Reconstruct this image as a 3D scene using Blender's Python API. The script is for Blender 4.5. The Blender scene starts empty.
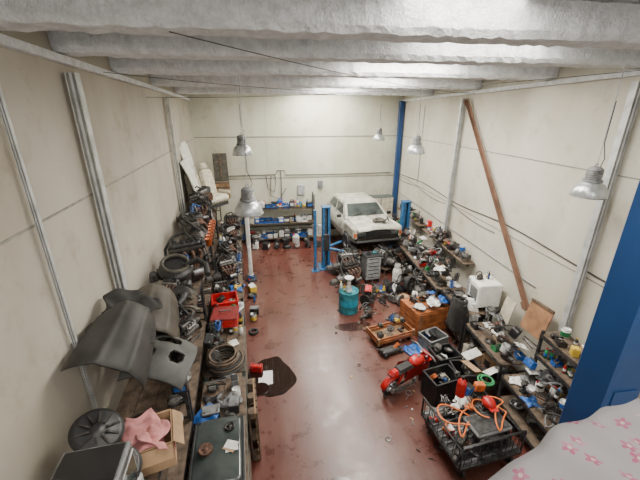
import bpy, math, random
from mathutils import Matrix, Vector
import bmesh
R=random.Random(11)
pi=math.pi
WL=lambda y:-1.70-.082*y
WR=lambda y:4.6+.055*y
AL=math.atan(.082); AR=-math.atan(.055)
COL=bpy.context.scene.collection
CZ=5.84

def T(x=0,y=0,z=0,rx=0,ry=0,rz=0,s=1):
    return Matrix.Translation((x,y,z))@Matrix.Rotation(rz,4,'Z')@Matrix.Rotation(ry,4,'Y')@Matrix.Rotation(rx,4,'X')@Matrix.Scale(s,4)

# ------------------------------------------------------------ materials
SPEC={ # colour, rough, metal, noise scale, variation, bump
'steel':((.30,.30,.30),.4,.8,14,.6,.1),'steel_dark':((.07,.07,.073),.45,.6,14,.6,.2),
'alu':((.25,.245,.235),.5,.5,18,.6,.2),'cast':((.10,.095,.09),.6,.4,22,.6,.4),
'greasy':((.035,.03,.027),.4,.3,16,.8,.4),'rust':((.12,.06,.04),.85,.1,18,.6,.4),
'brace_rust':((.15,.08,.05),.85,0,3,.35,.1),
'rubber':((.018,.018,.019),.7,0,20,.5,.2),'black':((.017,.017,.019),.45,0,20,.4,.1),
'black_cloth':((.022,.021,.02),.95,0,10,.4,.2),'white_cloth':((.62,.62,.60),.95,0,6,.15,.1),
'gloss_black':((.012,.012,.014),.16,0,8,.3,0),'white':((.62,.62,.60),.45,0,8,.25,.05),
'cream':((.50,.46,.36),.7,0,9,.3,.15),'red':((.45,.015,.015),.3,0,10,.3,.05),
'dark_red':((.18,.015,.015),.5,0,10,.4,.1),'orange':((.55,.13,.03),.5,0,10,.4,.05),
'yellow':((.55,.38,.04),.5,0,10,.3,.05),'green':((.02,.2,.07),.5,0,10,.4,.05),
'teal':((.025,.20,.25),.45,.1,10,.4,.1),'blue':((.015,.09,.33),.45,0,10,.3,.05),
'blue_steel':((.008,.045,.15),.4,0,2,.12,0),'lift_blue':((.025,.12,.28),.45,.1,9,.4,.1),
'grey':((.16,.165,.17),.6,0,10,.35,.1),'ltgrey':((.38,.39,.40),.55,.1,10,.35,.1),
'olive':((.065,.06,.045),.75,0,7,.5,.15),'panel_dark':((.028,.027,.025),.6,0,4,.6,.1),
'panel_grey':((.065,.067,.064),.65,0,4,.5,.1),'panel_brown':((.055,.045,.034),.6,0,4,.5,.1),'wood':((.30,.18,.09),.75,0,7,.5,.25),
'ply':((.28,.14,.07),.7,0,5,.4,.15),'oldwood':((.115,.08,.055),.85,0,10,.6,.4),
'card':((.36,.23,.13),.9,0,6,.3,.1),'pink':((.48,.20,.20),.95,0,10,.35,.3),
'glass':((.05,.06,.058),.06,0,3,.4,0),'carwhite':((.45,.44,.38),.45,0,4,.45,.05),'panelwhite':((.62,.62,.57),.5,0,5,.2,.05),
'appliance_white':((.72,.72,.68),.35,0,5,.08,0),
'lampshade':((.42,.44,.45),.3,.55,12,.25,.05),'paper':((.62,.62,.59),.9,0,12,.2,.1),
'bench_green':((.10,.125,.115),.6,.1,8,.5,.1),'wire':((.03,.03,.03),.6,0,8,.2,0),
'cable_orange':((.62,.15,.03),.5,0,8,.2,0),'cyan':((.02,.28,.42),.45,0,8,.3,.05),
'leather':((.34,.11,.035),.5,0,6,.45,.2),'galv':((.47,.48,.48),.5,.3,6,.25,.1),
'seam':((.24,.23,.20),.9,0,6,.3,0),
}
MC={}
def MT(n):
    if n in MC: return MC[n]
    c,ro,me,sc,var,bp=SPEC[n]
    m=bpy.data.materials.new(n+'_material');m.use_nodes=True
    nt=m.node_tree;N=nt.nodes;L=nt.links;b=N['Principled BSDF']
    tc=N.new('ShaderNodeTexCoord');no=N.new('ShaderNodeTexNoise');no.inputs['Scale'].default_value=sc
    no.inputs['Detail'].default_value=5;L.new(tc.outputs['Object'],no.inputs['Vector'])
    cr=N.new('ShaderNodeValToRGB');e=cr.color_ramp.elements
    lo=1-var;e[0].position=.33;e[1].position=.62
    e[0].color=(c[0]*lo,c[1]*lo,c[2]*lo,1);e[1].color=(min(1,c[0]*1.12),min(1,c[1]*1.12),min(1,c[2]*1.12),1)
    L.new(no.outputs['Fac'],cr.inputs['Fac']);L.new(cr.outputs['Color'],b.inputs['Base Color'])
    b.inputs['Roughness'].default_value=ro;b.inputs['Metallic'].default_value=me
    if bp>0:
        bu=N.new('ShaderNodeBump');bu.inputs['Strength'].default_value=bp;bu.inputs['Distance'].default_value=.02
        L.new(no.outputs['Fac'],bu.inputs['Height']);L.new(bu.outputs['Normal'],b.inputs['Normal'])
    MC[n]=m;return m

def nodes(n):
    m=bpy.data.materials.new(n);m.use_nodes=True;MC[n]=m
    return m,m.node_tree.nodes,m.node_tree.links,m.node_tree.nodes['Principled BSDF']
def ramp(N,L,fac,stops):
    cr=N.new('ShaderNodeValToRGB');el=cr.color_ramp.elements
    while len(el)<len(stops): el.new(.5)
    for e,(p,c) in zip(el,stops): e.position=p;e.color=(*c,1)
    L.new(fac,cr.inputs['Fac']);return cr.outputs['Color']
def noise(N,L,vec,sc,det=6,rough=.6,dist=0):
    n=N.new('ShaderNodeTexNoise');n.inputs['Scale'].default_value=sc;n.inputs['Detail'].default_value=det
    n.inputs['Roughness'].default_value=rough;n.inputs['Distortion'].default_value=dist
    L.new(vec,n.inputs['Vector']);return n.outputs['Fac']
def mapping(N,L,vec,scale):
    m=N.new('ShaderNodeMapping');m.inputs['Scale'].default_value=scale;L.new(vec,m.inputs['Vector']);return m.outputs['Vector']
def mixc(N,L,f,a,b,mode='MIX'):
    m=N.new('ShaderNodeMix');m.data_type='RGBA';m.blend_type=mode
    if isinstance(f,float): m.inputs[0].default_value=f
    else: L.new(f,m.inputs[0])
    for s,x in((6,a),(7,b)):
        if isinstance(x,tuple): m.inputs[s].default_value=(*x,1)
        else: L.new(x,m.inputs[s])
    return m.outputs[2]
# floor
m,N,L,b=nodes('floor_paint')
tc=N.new('ShaderNodeTexCoord').outputs['Object']
n1=noise(N,L,tc,.55,6,.6);n2=noise(N,L,tc,3,8,.7);n3=noise(N,L,mapping(N,L,tc,(1.6,.22,1)),1.3,5,.6,.4)
base=ramp(N,L,n1,[(.3,(.060,.016,.011)),(.5,(.095,.027,.019)),(.7,(.12,.045,.032))])
wear=ramp(N,L,n3,[(.46,(0,0,0)),(.68,(.5,.5,.5))])
c=mixc(N,L,wear,base,(.175,.105,.085))
sp=ramp(N,L,n2,[(.3,(.6,.6,.6)),(.5,(.95,.95,.95)),(.75,(1.12,1.12,1.12))])
c=mixc(N,L,1.0,c,sp,'MULTIPLY')
L.new(c,b.inputs['Base Color'])
r=ramp(N,L,n2,[(.3,(.22,)*3),(.7,(.40,)*3)]);L.new(r,b.inputs['Roughness'])
bu=N.new('ShaderNodeBump');bu.inputs['Strength'].default_value=.06;L.new(n2,bu.inputs['Height']);L.new(bu.outputs['Normal'],b.inputs['Normal'])
# walls
def wallmat(name,c1,c2,c3):
    m,N,L,b=nodes(name)
    tc=N.new('ShaderNodeTexCoord').outputs['Object']
    n1=noise(N,L,tc,.4,4,.55);n2=noise(N,L,mapping(N,L,tc,(.8,.8,.22)),1.0,5,.55);n3=noise(N,L,tc,60,2,.5);n4=noise(N,L,tc,2.0,8,.7)
    c=ramp(N,L,n1,[(.3,c1),(.52,c2),(.72,c3)])
    c=mixc(N,L,1.0,c,ramp(N,L,n2,[(.32,(.84,.81,.75)),(.55,(1,1,1))]),'MULTIPLY')
    c=mixc(N,L,1.0,c,ramp(N,L,n4,[(.30,(.82,.79,.73)),(.46,(1,1,1))]),'MULTIPLY');L.new(c,b.inputs['Base Color'])
    b.inputs['Roughness'].default_value=.85
    bu=N.new('ShaderNodeBump');bu.inputs['Strength'].default_value=.12;bu.inputs['Distance'].default_value=.01;L.new(n3,bu.inputs['Height']);L.new(bu.outputs['Normal'],b.inputs['Normal'])
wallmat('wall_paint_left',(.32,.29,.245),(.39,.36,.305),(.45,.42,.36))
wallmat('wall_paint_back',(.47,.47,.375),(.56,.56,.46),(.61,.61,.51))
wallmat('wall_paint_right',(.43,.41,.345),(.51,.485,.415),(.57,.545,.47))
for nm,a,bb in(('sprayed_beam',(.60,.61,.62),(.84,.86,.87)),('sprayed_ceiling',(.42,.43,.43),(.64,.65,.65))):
    m,N,L,b=nodes(nm)
    tc=N.new('ShaderNodeTexCoord').outputs['Object']
    n1=noise(N,L,tc,9,8,.75);n2=noise(N,L,tc,38,4,.7)
    L.new(ramp(N,L,n1,[(.35,a),(.6,bb)]),b.inputs['Base Color']);b.inputs['Roughness'].default_value=.95
    bu=N.new('ShaderNodeBump');bu.inputs['Strength'].default_value=.9;bu.inputs['Distance'].default_value=.04;L.new(n2,bu.inputs['Height']);L.new(bu.outputs['Normal'],b.inputs['Normal'])
m,N,L,b=nodes('oil_stain')
b.inputs['Base Color'].default_value=(.014,.006,.005,1);b.inputs['Roughness'].default_value=.02;b.inputs['IOR'].default_value=1.6
m,N,L,b=nodes('damp_stain')
b.inputs['Base Color'].default_value=(.035,.013,.010,1);b.inputs['Roughness'].default_value=.18
m,N,L,b=nodes('skylight_sheet')
b.inputs['Base Color'].default_value=(.8,.8,.8,1);b.inputs['Emission Color'].default_value=(1,.96,.87,1);b.inputs['Emission Strength'].default_value=18
# floral cloth
m,N,L,b=nodes('floral_cloth')
tc=N.new('ShaderNodeTexCoord').outputs['UV']
mp=mapping(N,L,tc,(12,12,12))
vo=N.new('ShaderNodeTexVoronoi');vo.voronoi_dimensions='2D';vo.inputs['Scale'].default_value=1;vo.inputs['Randomness'].default_value=.85;L.new(mp,vo.inputs['Vector'])
sub=N.new('ShaderNodeVectorMath');sub.operation='SUBTRACT';L.new(mp,sub.inputs[0]);L.new(vo.outputs['Position'],sub.inputs[1])
sx=N.new('ShaderNodeSeparateXYZ');L.new(sub.outputs[0],sx.inputs[0])
def ma(op,a,b_=None):
    n=N.new('ShaderNodeMath');n.operation=op
    for i,x in enumerate((a,b_)):
        if x is None: continue
        if isinstance(x,(int,float)): n.inputs[i].default_value=x
        else: L.new(x,n.inputs[i])
    return n.outputs[0]
ang=ma('ARCTAN2',sx.outputs['Y'],sx.outputs['X'])
pet=ma('ADD',ma('MULTIPLY',ma('ABSOLUTE',ma('SINE',ma('MULTIPLY',ang,2.5))),.17),.10)
ln=ma('POWER',ma('ADD',ma('POWER',ma('ABSOLUTE',sx.outputs['X']),2),ma('POWER',ma('ABSOLUTE',sx.outputs['Y']),2)),.5)
mask=ma('LESS_THAN',ln,pet);cen=ma('LESS_THAN',ln,.07)
nz=noise(N,L,mp,.7,2);pk=ramp(N,L,nz,[(.40,(.22,.04,.09)),(.54,(.25,.11,.16)),(.66,(.22,.18,.20))])
c=mixc(N,L,mask,(.19,.18,.19),pk);c=mixc(N,L,cen,c,(.30,.26,.23))
L.new(c,b.inputs['Base Color']);b.inputs['Roughness'].default_value=.95

# ------------------------------------------------------------ mesh builder
class M:
    def __init__(s): s.v=[];s.f=[];s.mi=[];s.sm=[];s.mats=[]
    def add(s,vs,fs,mat,t=None,smooth=False):
        o=len(s.v)
        if mat not in s.mats: s.mats.append(mat)
        k=s.mats.index(mat)
        if t is None: s.v+=[tuple(v) for v in vs]
        else: s.v+=[tuple(t@Vector(v)) for v in vs]
        for f in fs: s.f.append([i+o for i in f]);s.mi.append(k);s.sm.append(smooth)
    def box(s,c,d,mat,t=None,b=.0,tp=1.0,r=None):
        x,y,z=d[0]/2,d[1]/2,d[2]/2
        M0=Matrix.Translation(c)
        if r: M0=M0@Matrix.Rotation(r[2],4,'Z')@Matrix.Rotation(r[1],4,'Y')@Matrix.Rotation(r[0],4,'X')
        tt=M0 if t is None else t@M0
        if b<=0:
            vs=[(sx*x*(tp if sz>0 else 1),sy*y*(tp if sz>0 else 1),sz*z) for sz in(-1,1) for sx,sy in((-1,-1),(1,-1),(1,1),(-1,1))]
            fs=[(0,3,2,1),(4,5,6,7),(0,1,5,4),(1,2,6,5),(2,3,7,6),(3,0,4,7)]
        else:
            b=min(b,x*.9,y*.9,z*.9);vs=[];ix={}
            for a in range(3):
                for sx in(-1,1):
                    for sy in(-1,1):
                        for sz in(-1,1):
                            q=[sx*(x-b),sy*(y-b),sz*(z-b)];q[a]+=(sx,sy,sz)[a]*b
                            if sz>0: q[0]*=tp;q[1]*=tp
                            ix[(a,sx,sy,sz)]=len(vs);vs.append(q)
            fs=[]
            for sg in(-1,1):
                fs.append([ix[(0,sg,p,q)] for p,q in((-1,-1),(1,-1),(1,1),(-1,1))])
                fs.append([ix[(1,p,sg,q)] for p,q in((-1,-1),(1,-1),(1,1),(-1,1))])
                fs.append([ix[(2,p,q,sg)] for p,q in((-1,-1),(1,-1),(1,1),(-1,1))])
            for p in(-1,1):
                for q in(-1,1):
                    fs.append([ix[(0,p,q,-1)],ix[(1,p,q,-1)],ix[(1,p,q,1)],ix[(0,p,q,1)]])
                    fs.append([ix[(0,p,-1,q)],ix[(2,p,-1,q)],ix[(2,p,1,q)],ix[(0,p,1,q)]])
                    fs.append([ix[(1,-1,p,q)],ix[(2,-1,p,q)],ix[(2,1,p,q)],ix[(1,1,p,q)]])
                    for w in(-1,1): fs.append([ix[(0,p,q,w)],ix[(1,p,q,w)],ix[(2,p,q,w)]])
        s.add(vs,fs,mat,tt)
    def lathe(s,prof,mat,t=None,n=16,a0=0,a1=2*pi,smooth=True):
        full=abs(a1-a0-2*pi)<1e-6;k=n if full else n+1
        vs=[];fs=[]
        for i in range(k):
            a=a0+(a1-a0)*i/n
            for r,z in prof: vs.append((r*math.cos(a),r*math.sin(a),z))
        P=len(prof)
        for i in range(n):
            j=(i+1)%k
            for p in range(P-1):
                fs.append((i*P+p,j*P+p,j*P+p+1,i*P+p+1))
        s.add(vs,fs,mat,t,smooth)
    def cyl(s,p0,p1,r,mat,t=None,n=12,r1=None):
        p0=Vector(p0);p1=Vector(p1);d=p1-p0;h=d.length
        if h<1e-6:return
        q=d.to_track_quat('Z','Y').to_matrix().to_4x4();tt=Matrix.Translation(p0)@q
        if t is not None: tt=t@tt
        r1=r if r1 is None else r1
        vs=[(r*math.cos(2*pi*i/n),r*math.sin(2*pi*i/n),0) for i in range(n)]+[(r1*math.cos(2*pi*i/n),r1*math.sin(2*pi*i/n),h) for i in range(n)]
        s.add(vs,[(i,(i+1)%n,n+(i+1)%n,n+i) for i in range(n)],mat,tt,True)
        s.add(vs,[list(range(n))[::-1],list(range(n,2*n))],mat,tt)
    def tube(s,pts,r,mat,t=None,n=6,closed=False):
        pts=[Vector(p) for p in pts];K=len(pts);vs=[];fs=[]
        up=Vector((0,0,1))
        for i in range(K):
            a=pts[(i-1)%K] if (i>0 or closed) else pts[i]
            c=pts[(i+1)%K] if (i<K-1 or closed) else pts[i]
            d=(c-a)
            if d.length<1e-9:d=Vector((1,0,0))
            d.normalize()
            u=up if abs(d.z)<.9 else Vector((1,0,0))
            x=d.cross(u).normalized();y=d.cross(x)
            for j in range(n):
                an=2*pi*j/n;vs.append(pts[i]+x*r*math.cos(an)+y*r*math.sin(an))
        for i in range(K if closed else K-1):
            q=(i+1)%K
            for j in range(n): fs.append((i*n+j,i*n+(j+1)%n,q*n+(j+1)%n,q*n+j))
        s.add(vs,fs,mat,t,True)
        if not closed: s.add(vs,[list(range(n)),list(range((K-1)*n,K*n))[::-1]],mat,t)
    def torus(s,RR,r,mat,t=None,n=20,k=8):
        s.lathe([(RR+r*math.cos(2*pi*i/k),r*math.sin(2*pi*i/k)) for i in range(k+1)],mat,t,n)
    def sph(s,c,r,mat,t=None,n=14,sc=(1,1,1)):
        tt=Matrix.Translation(c)@Matrix.Diagonal((*sc,1))
        if t is not None: tt=t@tt
        s.lathe([(max(1e-4,r*math.sin(pi*i/8)),-r*math.cos(pi*i/8)) for i in range(9)],mat,tt,n)
    def sheet(s,fn,nu,nv,mat,t=None,keep=None,th=.015,smooth=True):
        vs=[];g={}
        for l in(0,1):
            for i in range(nu+1):
                for j in range(nv+1):
                    p=Vector(fn(i/nu,j/nv));p.z-=l*th;g[(l,i,j)]=len(vs);vs.append(p)
        fs=[];cells=set()
        for i in range(nu):
            for j in range(nv):
                if keep is None or keep((i+.5)/nu,(j+.5)/nv): cells.add((i,j))
        for (i,j) in cells:
            fs.append((g[0,i,j],g[0,i+1,j],g[0,i+1,j+1],g[0,i,j+1]))
            fs.append((g[1,i,j],g[1,i,j+1],g[1,i+1,j+1],g[1,i+1,j]))
            for di,dj,a,b_ in((-1,0,(i,j),(i,j+1)),(1,0,(i+1,j),(i+1,j+1)),(0,-1,(i,j),(i+1,j)),(0,1,(i,j+1),(i+1,j+1))):
                if (i+di,j+dj) not in cells: fs.append((g[0,a[0],a[1]],g[0,b_[0],b_[1]],g[1,b_[0],b_[1]],g[1,a[0],a[1]]))
        s.add(vs,fs,mat,t,smooth)
    def obj(s,name,loc=(0,0,0),rz=0,uv=False):
        me=bpy.data.meshes.new(name);me.from_pydata(s.v,[],s.f);
        for x in s.mats: me.materials.append(MC[x] if x in MC else MT(x))
        me.polygons.foreach_set('material_index',s.mi);me.polygons.foreach_set('use_smooth',s.sm)
        bm=bmesh.new();bm.from_mesh(me);bmesh.ops.recalc_face_normals(bm,faces=bm.faces);bm.to_mesh(me);bm.free()
        me.update()
        o=bpy.data.objects.new(name,me);o.location=loc;o.rotation_euler=(0,0,rz);COL.objects.link(o);return o

# ------------------------------------------------------------ item generators
def rc(*a): return R.choice(a)
PL=('red','blue','white','black','grey','white','black','green','teal','ltgrey','dark_red','cream','grey','black','greasy','yellow','orange')
def tire(m,t,RR=.3,w=.2,rim='alu'):
    h=w/2
    p=[(RR*.62,-h*.85),(RR*.8,-h),(RR*.95,-h*.85),(RR,-h*.5),(RR,-h*.1),(RR*.97,0),(RR,h*.1),(RR,h*.5),(RR*.95,h*.85),(RR*.8,h),(RR*.62,h*.85),(RR*.6,0),(RR*.62,-h*.85)]
    t=t@T(0,0,h)
    m.lathe(p,'rubber',t,24)
    if rim:
        m.lathe([(RR*.62,h*.8),(RR*.58,h*.6),(RR*.52,h*.2),(RR*.2,h*.35),(RR*.16,h*.6),(.001,h*.6)],rim,t,20)
        m.lathe([(RR*.62,-h*.8),(RR*.55,-h*.3),(RR*.5,h*.1)],rim,t,20)
        for i in range(5):
            a=2*pi*i/5;m.cyl((RR*.3*math.cos(a),RR*.3*math.sin(a),h*.2),(RR*.3*math.cos(a),RR*.3*math.sin(a),h*.5),RR*.05,'steel_dark',t,6)
def engine(m,t,s=1,col='cast'):
    t=t@T(s=s)
    top=rc('alu','cast','greasy','greasy')
    m.box((0,0,.09),(.34,.24,.16),'greasy',t,.03,1.15)
    m.box((0,0,.28),(.42,.28,.24),col,t,.03)
    m.box((0,.03,.46),(.44,.2,.13),top,t,.03)
    m.box((0,.03,.55),(.40,.15,.07),rc('steel_dark','alu','greasy'),t,.025)
    for i in range(6): m.box((-.17+.068*i,.03,.59),(.02,.13,.02),'steel_dark',t)
    for i in range(4):
        x=-.15+.1*i
        m.tube([(x,-.08,.46),(x,-.18,.46),(x*.8,-.22,.38),(x*.4,-.23,.28)],.022,'rust',t,7)
        m.tube([(x,.12,.46),(x,.22,.5),(x,.25,.42)],.024,top,t,7)
        m.cyl((x,.03,.58),(x,.03,.63),.015,'black',t,6)
    m.cyl((-.15,.26,.42),(.15,.26,.42),.035,top,t,10)
    for (y,z,r) in((0,.18,.08),(-.1,.33,.05),(.1,.34,.06),(0,.5,.055)):
        m.cyl((.21,y,z),(.26,y,z),r,'steel_dark',t,14);m.cyl((.26,y,z),(.275,y,z),r*.4,'steel',t,8)
    m.tube([(.245,.09,.18),(.245,.15,.4),(.245,.05,.56),(.245,-.06,.5),(.245,-.15,.33),(.245,-.08,.14)],.012,'rubber',t,5,True)
    m.cyl((-.21,0,.22),(-.40,0,.2),.14,'cast',t,14,.08);m.box((-.5,0,.19),(.22,.13,.13),'cast',t,.03,.85)
    m.cyl((.0,-.2,.2),(.16,-.2,.2),.055,'steel',t,12)
    m.tube([(.1,.1,.6),(.05,.2,.66),(-.1,.22,.62),(-.25,.1,.5),(-.28,-.05,.35)],.022,'rubber',t,7)
def gearbox(m,t,s=1):
    t=t@T(s=s);c=rc('alu','cast','greasy')
    m.cyl((-.2,0,.16),(-.08,0,.15),.16,c,t,14,.11);m.box((.06,0,.13),(.28,.18,.2),c,t,.03,.8)
    m.cyl((.2,0,.12),(.38,0,.11),.06,'cast',t,12,.04)
    for i in range(4): m.box((-.03+.06*i,0,.13),(.012,.2,.22),'cast',t)
    m.box((.05,.0,.25),(.1,.08,.05),'greasy',t,.01);m.cyl((.05,0,.25),(.07,.03,.4),.01,'steel',t,6)
def i_box(m,t,c=None):
    w,d,h=R.uniform(.12,.24),R.uniform(.1,.2),R.uniform(.06,.2);c=c or rc(*PL,'card','card','grey','black')
    m.box((0,0,h/2),(w,d,h),c,t,.012);m.box((0,0,h+.005),(w*.9,d*.9,.012),rc(c,'white','black'),t,.004)
    m.box((0,-d/2-.001,h*.55),(w*.6,.004,h*.4),rc('white','yellow','paper'),t)
def i_wbox(m,t): i_box(m,t,rc('white','white','blue','ltgrey','cream'))
def i_bottle(m,t):
    for k in range(R.randint(1,3)):
        x=-.08+.08*k;y=R.uniform(-.06,.06);h=R.uniform(.16,.28);r=R.uniform(.03,.045)
        c=rc('white','white','black','blue','red','yellow','green','grey','white');tt=t@T(x,y,0)
        m.lathe([(.001,0),(r,0),(r,h*.65),(r*.8,h*.75),(r*.4,h*.85),(r*.35,h*.95)],c,tt,10)
        m.cyl((0,0,h*.9),(0,0,h*1.02),r*.5,rc('red','blue','black','yellow'),tt,8);m.cyl((0,0,h*.25),(0,0,h*.5),r*1.03,rc('paper','yellow','white','blue'),tt,10)
def i_can(m,t):
    r=R.uniform(.06,.1);h=R.uniform(.12,.22);c=rc('steel','white','ltgrey','white','blue','cream')
    m.lathe([(.001,0),(r,0),(r,h),(r*.92,h),(r*.9,h-.01),(.001,h-.01)],c,t,14);m.torus(r,.005,'steel',t@T(0,0,h),14,6)
    m.cyl((0,0,h*.2),(0,0,h*.75),r*1.015,rc('paper','yellow','white','blue','green'),t,14)
    m.tube([(r*math.cos(a),0,h*.85+r*.8*math.sin(a)) for a in [pi*i/8 for i in range(9)]],.003,'steel',t,4)
def i_pulley(m,t):
    r=R.uniform(.07,.12);c=rc('rust','steel','cast','alu','greasy')
    m.lathe([(.001,.05),(r*.25,.05),(r*.3,.03),(r*.8,.03),(r,.05),(r*.93,.03),(r,.0),(.001,0)],c,t,16)
    for i in range(4): m.cyl((r*.5*math.cos(i*1.57),r*.5*math.sin(i*1.57),.0),(r*.5*math.cos(i*1.57),r*.5*math.sin(i*1.57),.045),.01,'greasy',t,6)
def i_alt(m,t):
    c=rc('alu','cast','greasy')
    m.cyl((-.06,0,.075),(.06,0,.075),.07,c,t,14);m.cyl((.06,0,.075),(.09,0,.075),.035,'steel_dark',t,12);m.cyl((.09,0,.075),(.11,0,.075),.012,'steel',t,6)
    for i in range(8):
        a=i*pi/4;m.box((0,.07*math.cos(a),.075+.07*math.sin(a)),(.1,.008,.008),'cast',t)
    m.box((-.03,.05,.13),(.05,.03,.04),c,t,.006);m.cyl((-.09,0,.075),(-.06,0,.075),.055,'greasy',t,12)
def i_coil(m,t,RR=.11,c=None):
    c=c or rc('black','black','rubber','rubber','greasy','grey')
    pts=[];K=60
    for i in range(K):
        a=i*2*pi*4/K;r=RR*(.85+.15*math.sin(i*.9));pts.append((r*math.cos(a),r*math.sin(a),.015+.02*(i/K*3)+.01*math.sin(i*1.7)))
    pts.append((RR*1.25,.02,.015));m.tube(pts,.009*RR/.11,c,t,5)
def i_toolbox(m,t):
    c=rc('red','blue','black','grey','black')
    m.box((0,0,.06),(.25,.13,.12),c,t,.012);m.box((0,0,.135),(.25,.13,.035),rc(c,'black'),t,.012)
    m.tube([(-.07,0,.15),(-.07,0,.19),(.07,0,.19),(.07,0,.15)],.009,'black',t,6)
    for x in(-.07,.07): m.box((x,-.068,.115),(.025,.01,.03),'steel',t)
def i_drill(m,t,c=None):
    c=c or rc('blue','teal','orange','yellow','red','green','black','black','grey')
    tt=t@T(0,0,.045,0,0,R.uniform(0,6))
    m.cyl((-.09,0,0),(.05,0,0),.035,c,tt,12);m.cyl((.05,0,0),(.10,0,0),.025,'black',tt,10,.012);m.cyl((.10,0,0),(.17,0,0),.004,'steel',tt,6)
    m.box((-.05,.08,0),(.04,.12,.035),c,tt,.01);m.box((-.05,.15,0),(.09,.04,.06),'black',tt,.008)
def i_rdrill(m,t): i_drill(m,t,rc('red','orange'))
def i_rtin(m,t): i_box(m,t,rc('red','orange','dark_red','red'))
def i_rag(m,t,s=.14,c=None,k=.38):
    c=c or rc('white','ltgrey','blue','black','black','olive','grey','white');a,b_,d=R.random()*6,R.random()*6,R.random()*6
    m.sheet(lambda u,v:((u-.5)*2*s*(1-.2*math.sin(v*6+a)),(v-.5)*2*s*(1-.2*math.sin(u*5+b_)),.02+s*k*(math.sin(u*6+a)*math.cos(v*5+b_))**2*(1-(2*u-1)**4)*(1-(2*v-1)**4)+.05*s*math.sin(u*13+v*9+d)+.01),18,18,c,t,None,.008)
def i_pipes(m,t):
    for k in range(R.randint(3,6)):
        a=R.uniform(-.6,.6);l=R.uniform(.1,.2);y=R.uniform(-.09,.09);z=.015+.02*k;r=R.uniform(.006,.015);c=rc('steel','rust','steel_dark','greasy')
        m.tube([(-l*math.cos(a),y-l*math.sin(a),z),(0,y,z),(l*math.cos(a),y+l*math.sin(a)*R.uniform(.3,1.3),z)],r,c,t,6)
def i_jerry(m,t):
    c=rc('white','white','green','black','blue','cream')
    m.box((0,0,.13),(.18,.12,.24),c,t,.03);m.tube([(-.06,0,.24),(-.05,0,.29),(.03,0,.29),(.04,0,.24)],.012,c,t,6);m.cyl((.07,0,.23),(.07,0,.29),.02,rc('red','black'),t,8)
    m.box((0,0,.13),(.12,.125,.12),rc(c,'paper'),t,.01)
def i_pump(m,t):
    c=rc('cast','greasy','rust','alu','greasy')
    m.box((0,0,.03),(.2,.12,.05),'steel_dark',t,.01);m.cyl((-.08,0,.1),(.03,0,.1),.06,c,t,12);m.cyl((.03,0,.1),(.08,0,.1),.08,'cast',t,14,.05)
    m.tube([(.05,0,.17),(.05,0,.23),(.0,.05,.25),(-.06,.1,.2),(-.1,.08,.05)],.014,'rubber',t,6);m.cyl((.08,0,.1),(.12,0,.1),.02,'steel',t,8)
def i_paper(m,t):
    for k in range(3): m.box((R.uniform(-.02,.02),R.uniform(-.02,.02),.004+.006*k),(.19,.14,.005),rc('paper','white','card','cream'),t,0,1,(0,0,R.uniform(-.4,.4)))
def i_bin(m,t,c=None):
    c=c or rc('blue','blue','red','grey','black','green','white')
    w,d,h=.22,.16,.12
    m.box((0,0,.006),(w,d,.012),c,t);m.box((-w/2,0,h/2),(.01,d,h),c,t);m.box((w/2,0,h/2),(.01,d,h),c,t);m.box((0,d/2,h/2),(w,.01,h),c,t);m.box((0,-d/2,h*.3),(w,.01,h*.6),c,t)
    for k in range(8): m.cyl((R.uniform(-.09,.09),R.uniform(-.06,.06),.02+.01*k),(R.uniform(-.09,.09),R.uniform(-.06,.06),.03+.01*k),R.uniform(.008,.02),rc('steel','rust','alu','greasy','black'),t,7)
def i_disc(m,t):
    r=R.uniform(.11,.14)
    m.lathe([(.001,.06),(r*.4,.06),(r*.45,.03),(r,.025),(r,.0),(r*.4,.0),(.001,.0)],rc('rust','steel','cast','greasy'),t,20)
def i_battery(m,t):
    m.box((0,0,.085),(.22,.15,.17),'black',t,.01);m.box((0,0,.175),(.22,.15,.02),rc('black','grey','red'),t,.005)
    for x in(-.08,.08): m.cyl((x,.04,.18),(x,.04,.205),.012,'steel',t,8)
    m.box((0,-.076,.09),(.16,.004,.08),rc('yellow','red','blue','paper'),t)
def i_spring(m,t):
    m.tube([(.05*math.cos(i*.6),.05*math.sin(i*.6),.01+.003*i) for i in range(60)],.008,rc('steel_dark','greasy','blue','greasy'),t@T(0,0,0),5);m.cyl((0,0,0),(0,0,.22),.02,'steel_dark',t,8)
def i_engine(m,t): engine(m,t@T(0,0,0,0,0,R.uniform(0,6)),R.uniform(.4,.55),rc('cast','greasy','greasy'))
def i_gear(m,t): gearbox(m,t@T(0,0,0,0,0,R.uniform(0,6)),R.uniform(.5,.7))
def i_wrenches(m,t):
    for k in range(4):
        tt=t@T(R.uniform(-.05,.05),-.07+.045*k,.01,0,0,R.uniform(-.3,.3));m.box((0,0,0),(.16,.014,.008),'steel',tt,.002);m.torus(.014,.006,'steel',tt@T(.09,0,0),10,5);m.torus(.014,.006,'steel',tt@T(-.09,0,0),10,5)
def i_tire(m,t): tire(m,t,.14,.08,rc('alu','steel_dark',None))
def i_pot(m,t):
    r=R.uniform(.08,.12);m.lathe([(.001,0),(r*.8,0),(r,r*1.5),(r*1.06,r*1.5),(r*1.06,r*1.6),(r*.92,r*1.6),(r*.7,.02),(.001,.02)],rc('black','steel_dark','greasy','dark_red','orange'),t,16)
def i_hose(m,t):
    a=R.random()*6;m.tube([(.14*math.cos(a+i*.35)*(1-.02*i),.12*math.sin(a+i*.5),.03+.13*abs(math.sin(i*.4+a))) for i in range(14)],R.uniform(.012,.022),rc('rubber','black','grey'),t,6)
ALLK=[i_box,i_box,i_bottle,i_bottle,i_can,i_pulley,i_alt,i_coil,i_toolbox,i_drill,i_rag,i_pipes,i_jerry,i_pump,i_paper,i_bin,i_disc,i_battery,i_spring,i_engine,i_gear,i_wrenches,i_hose]
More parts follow.
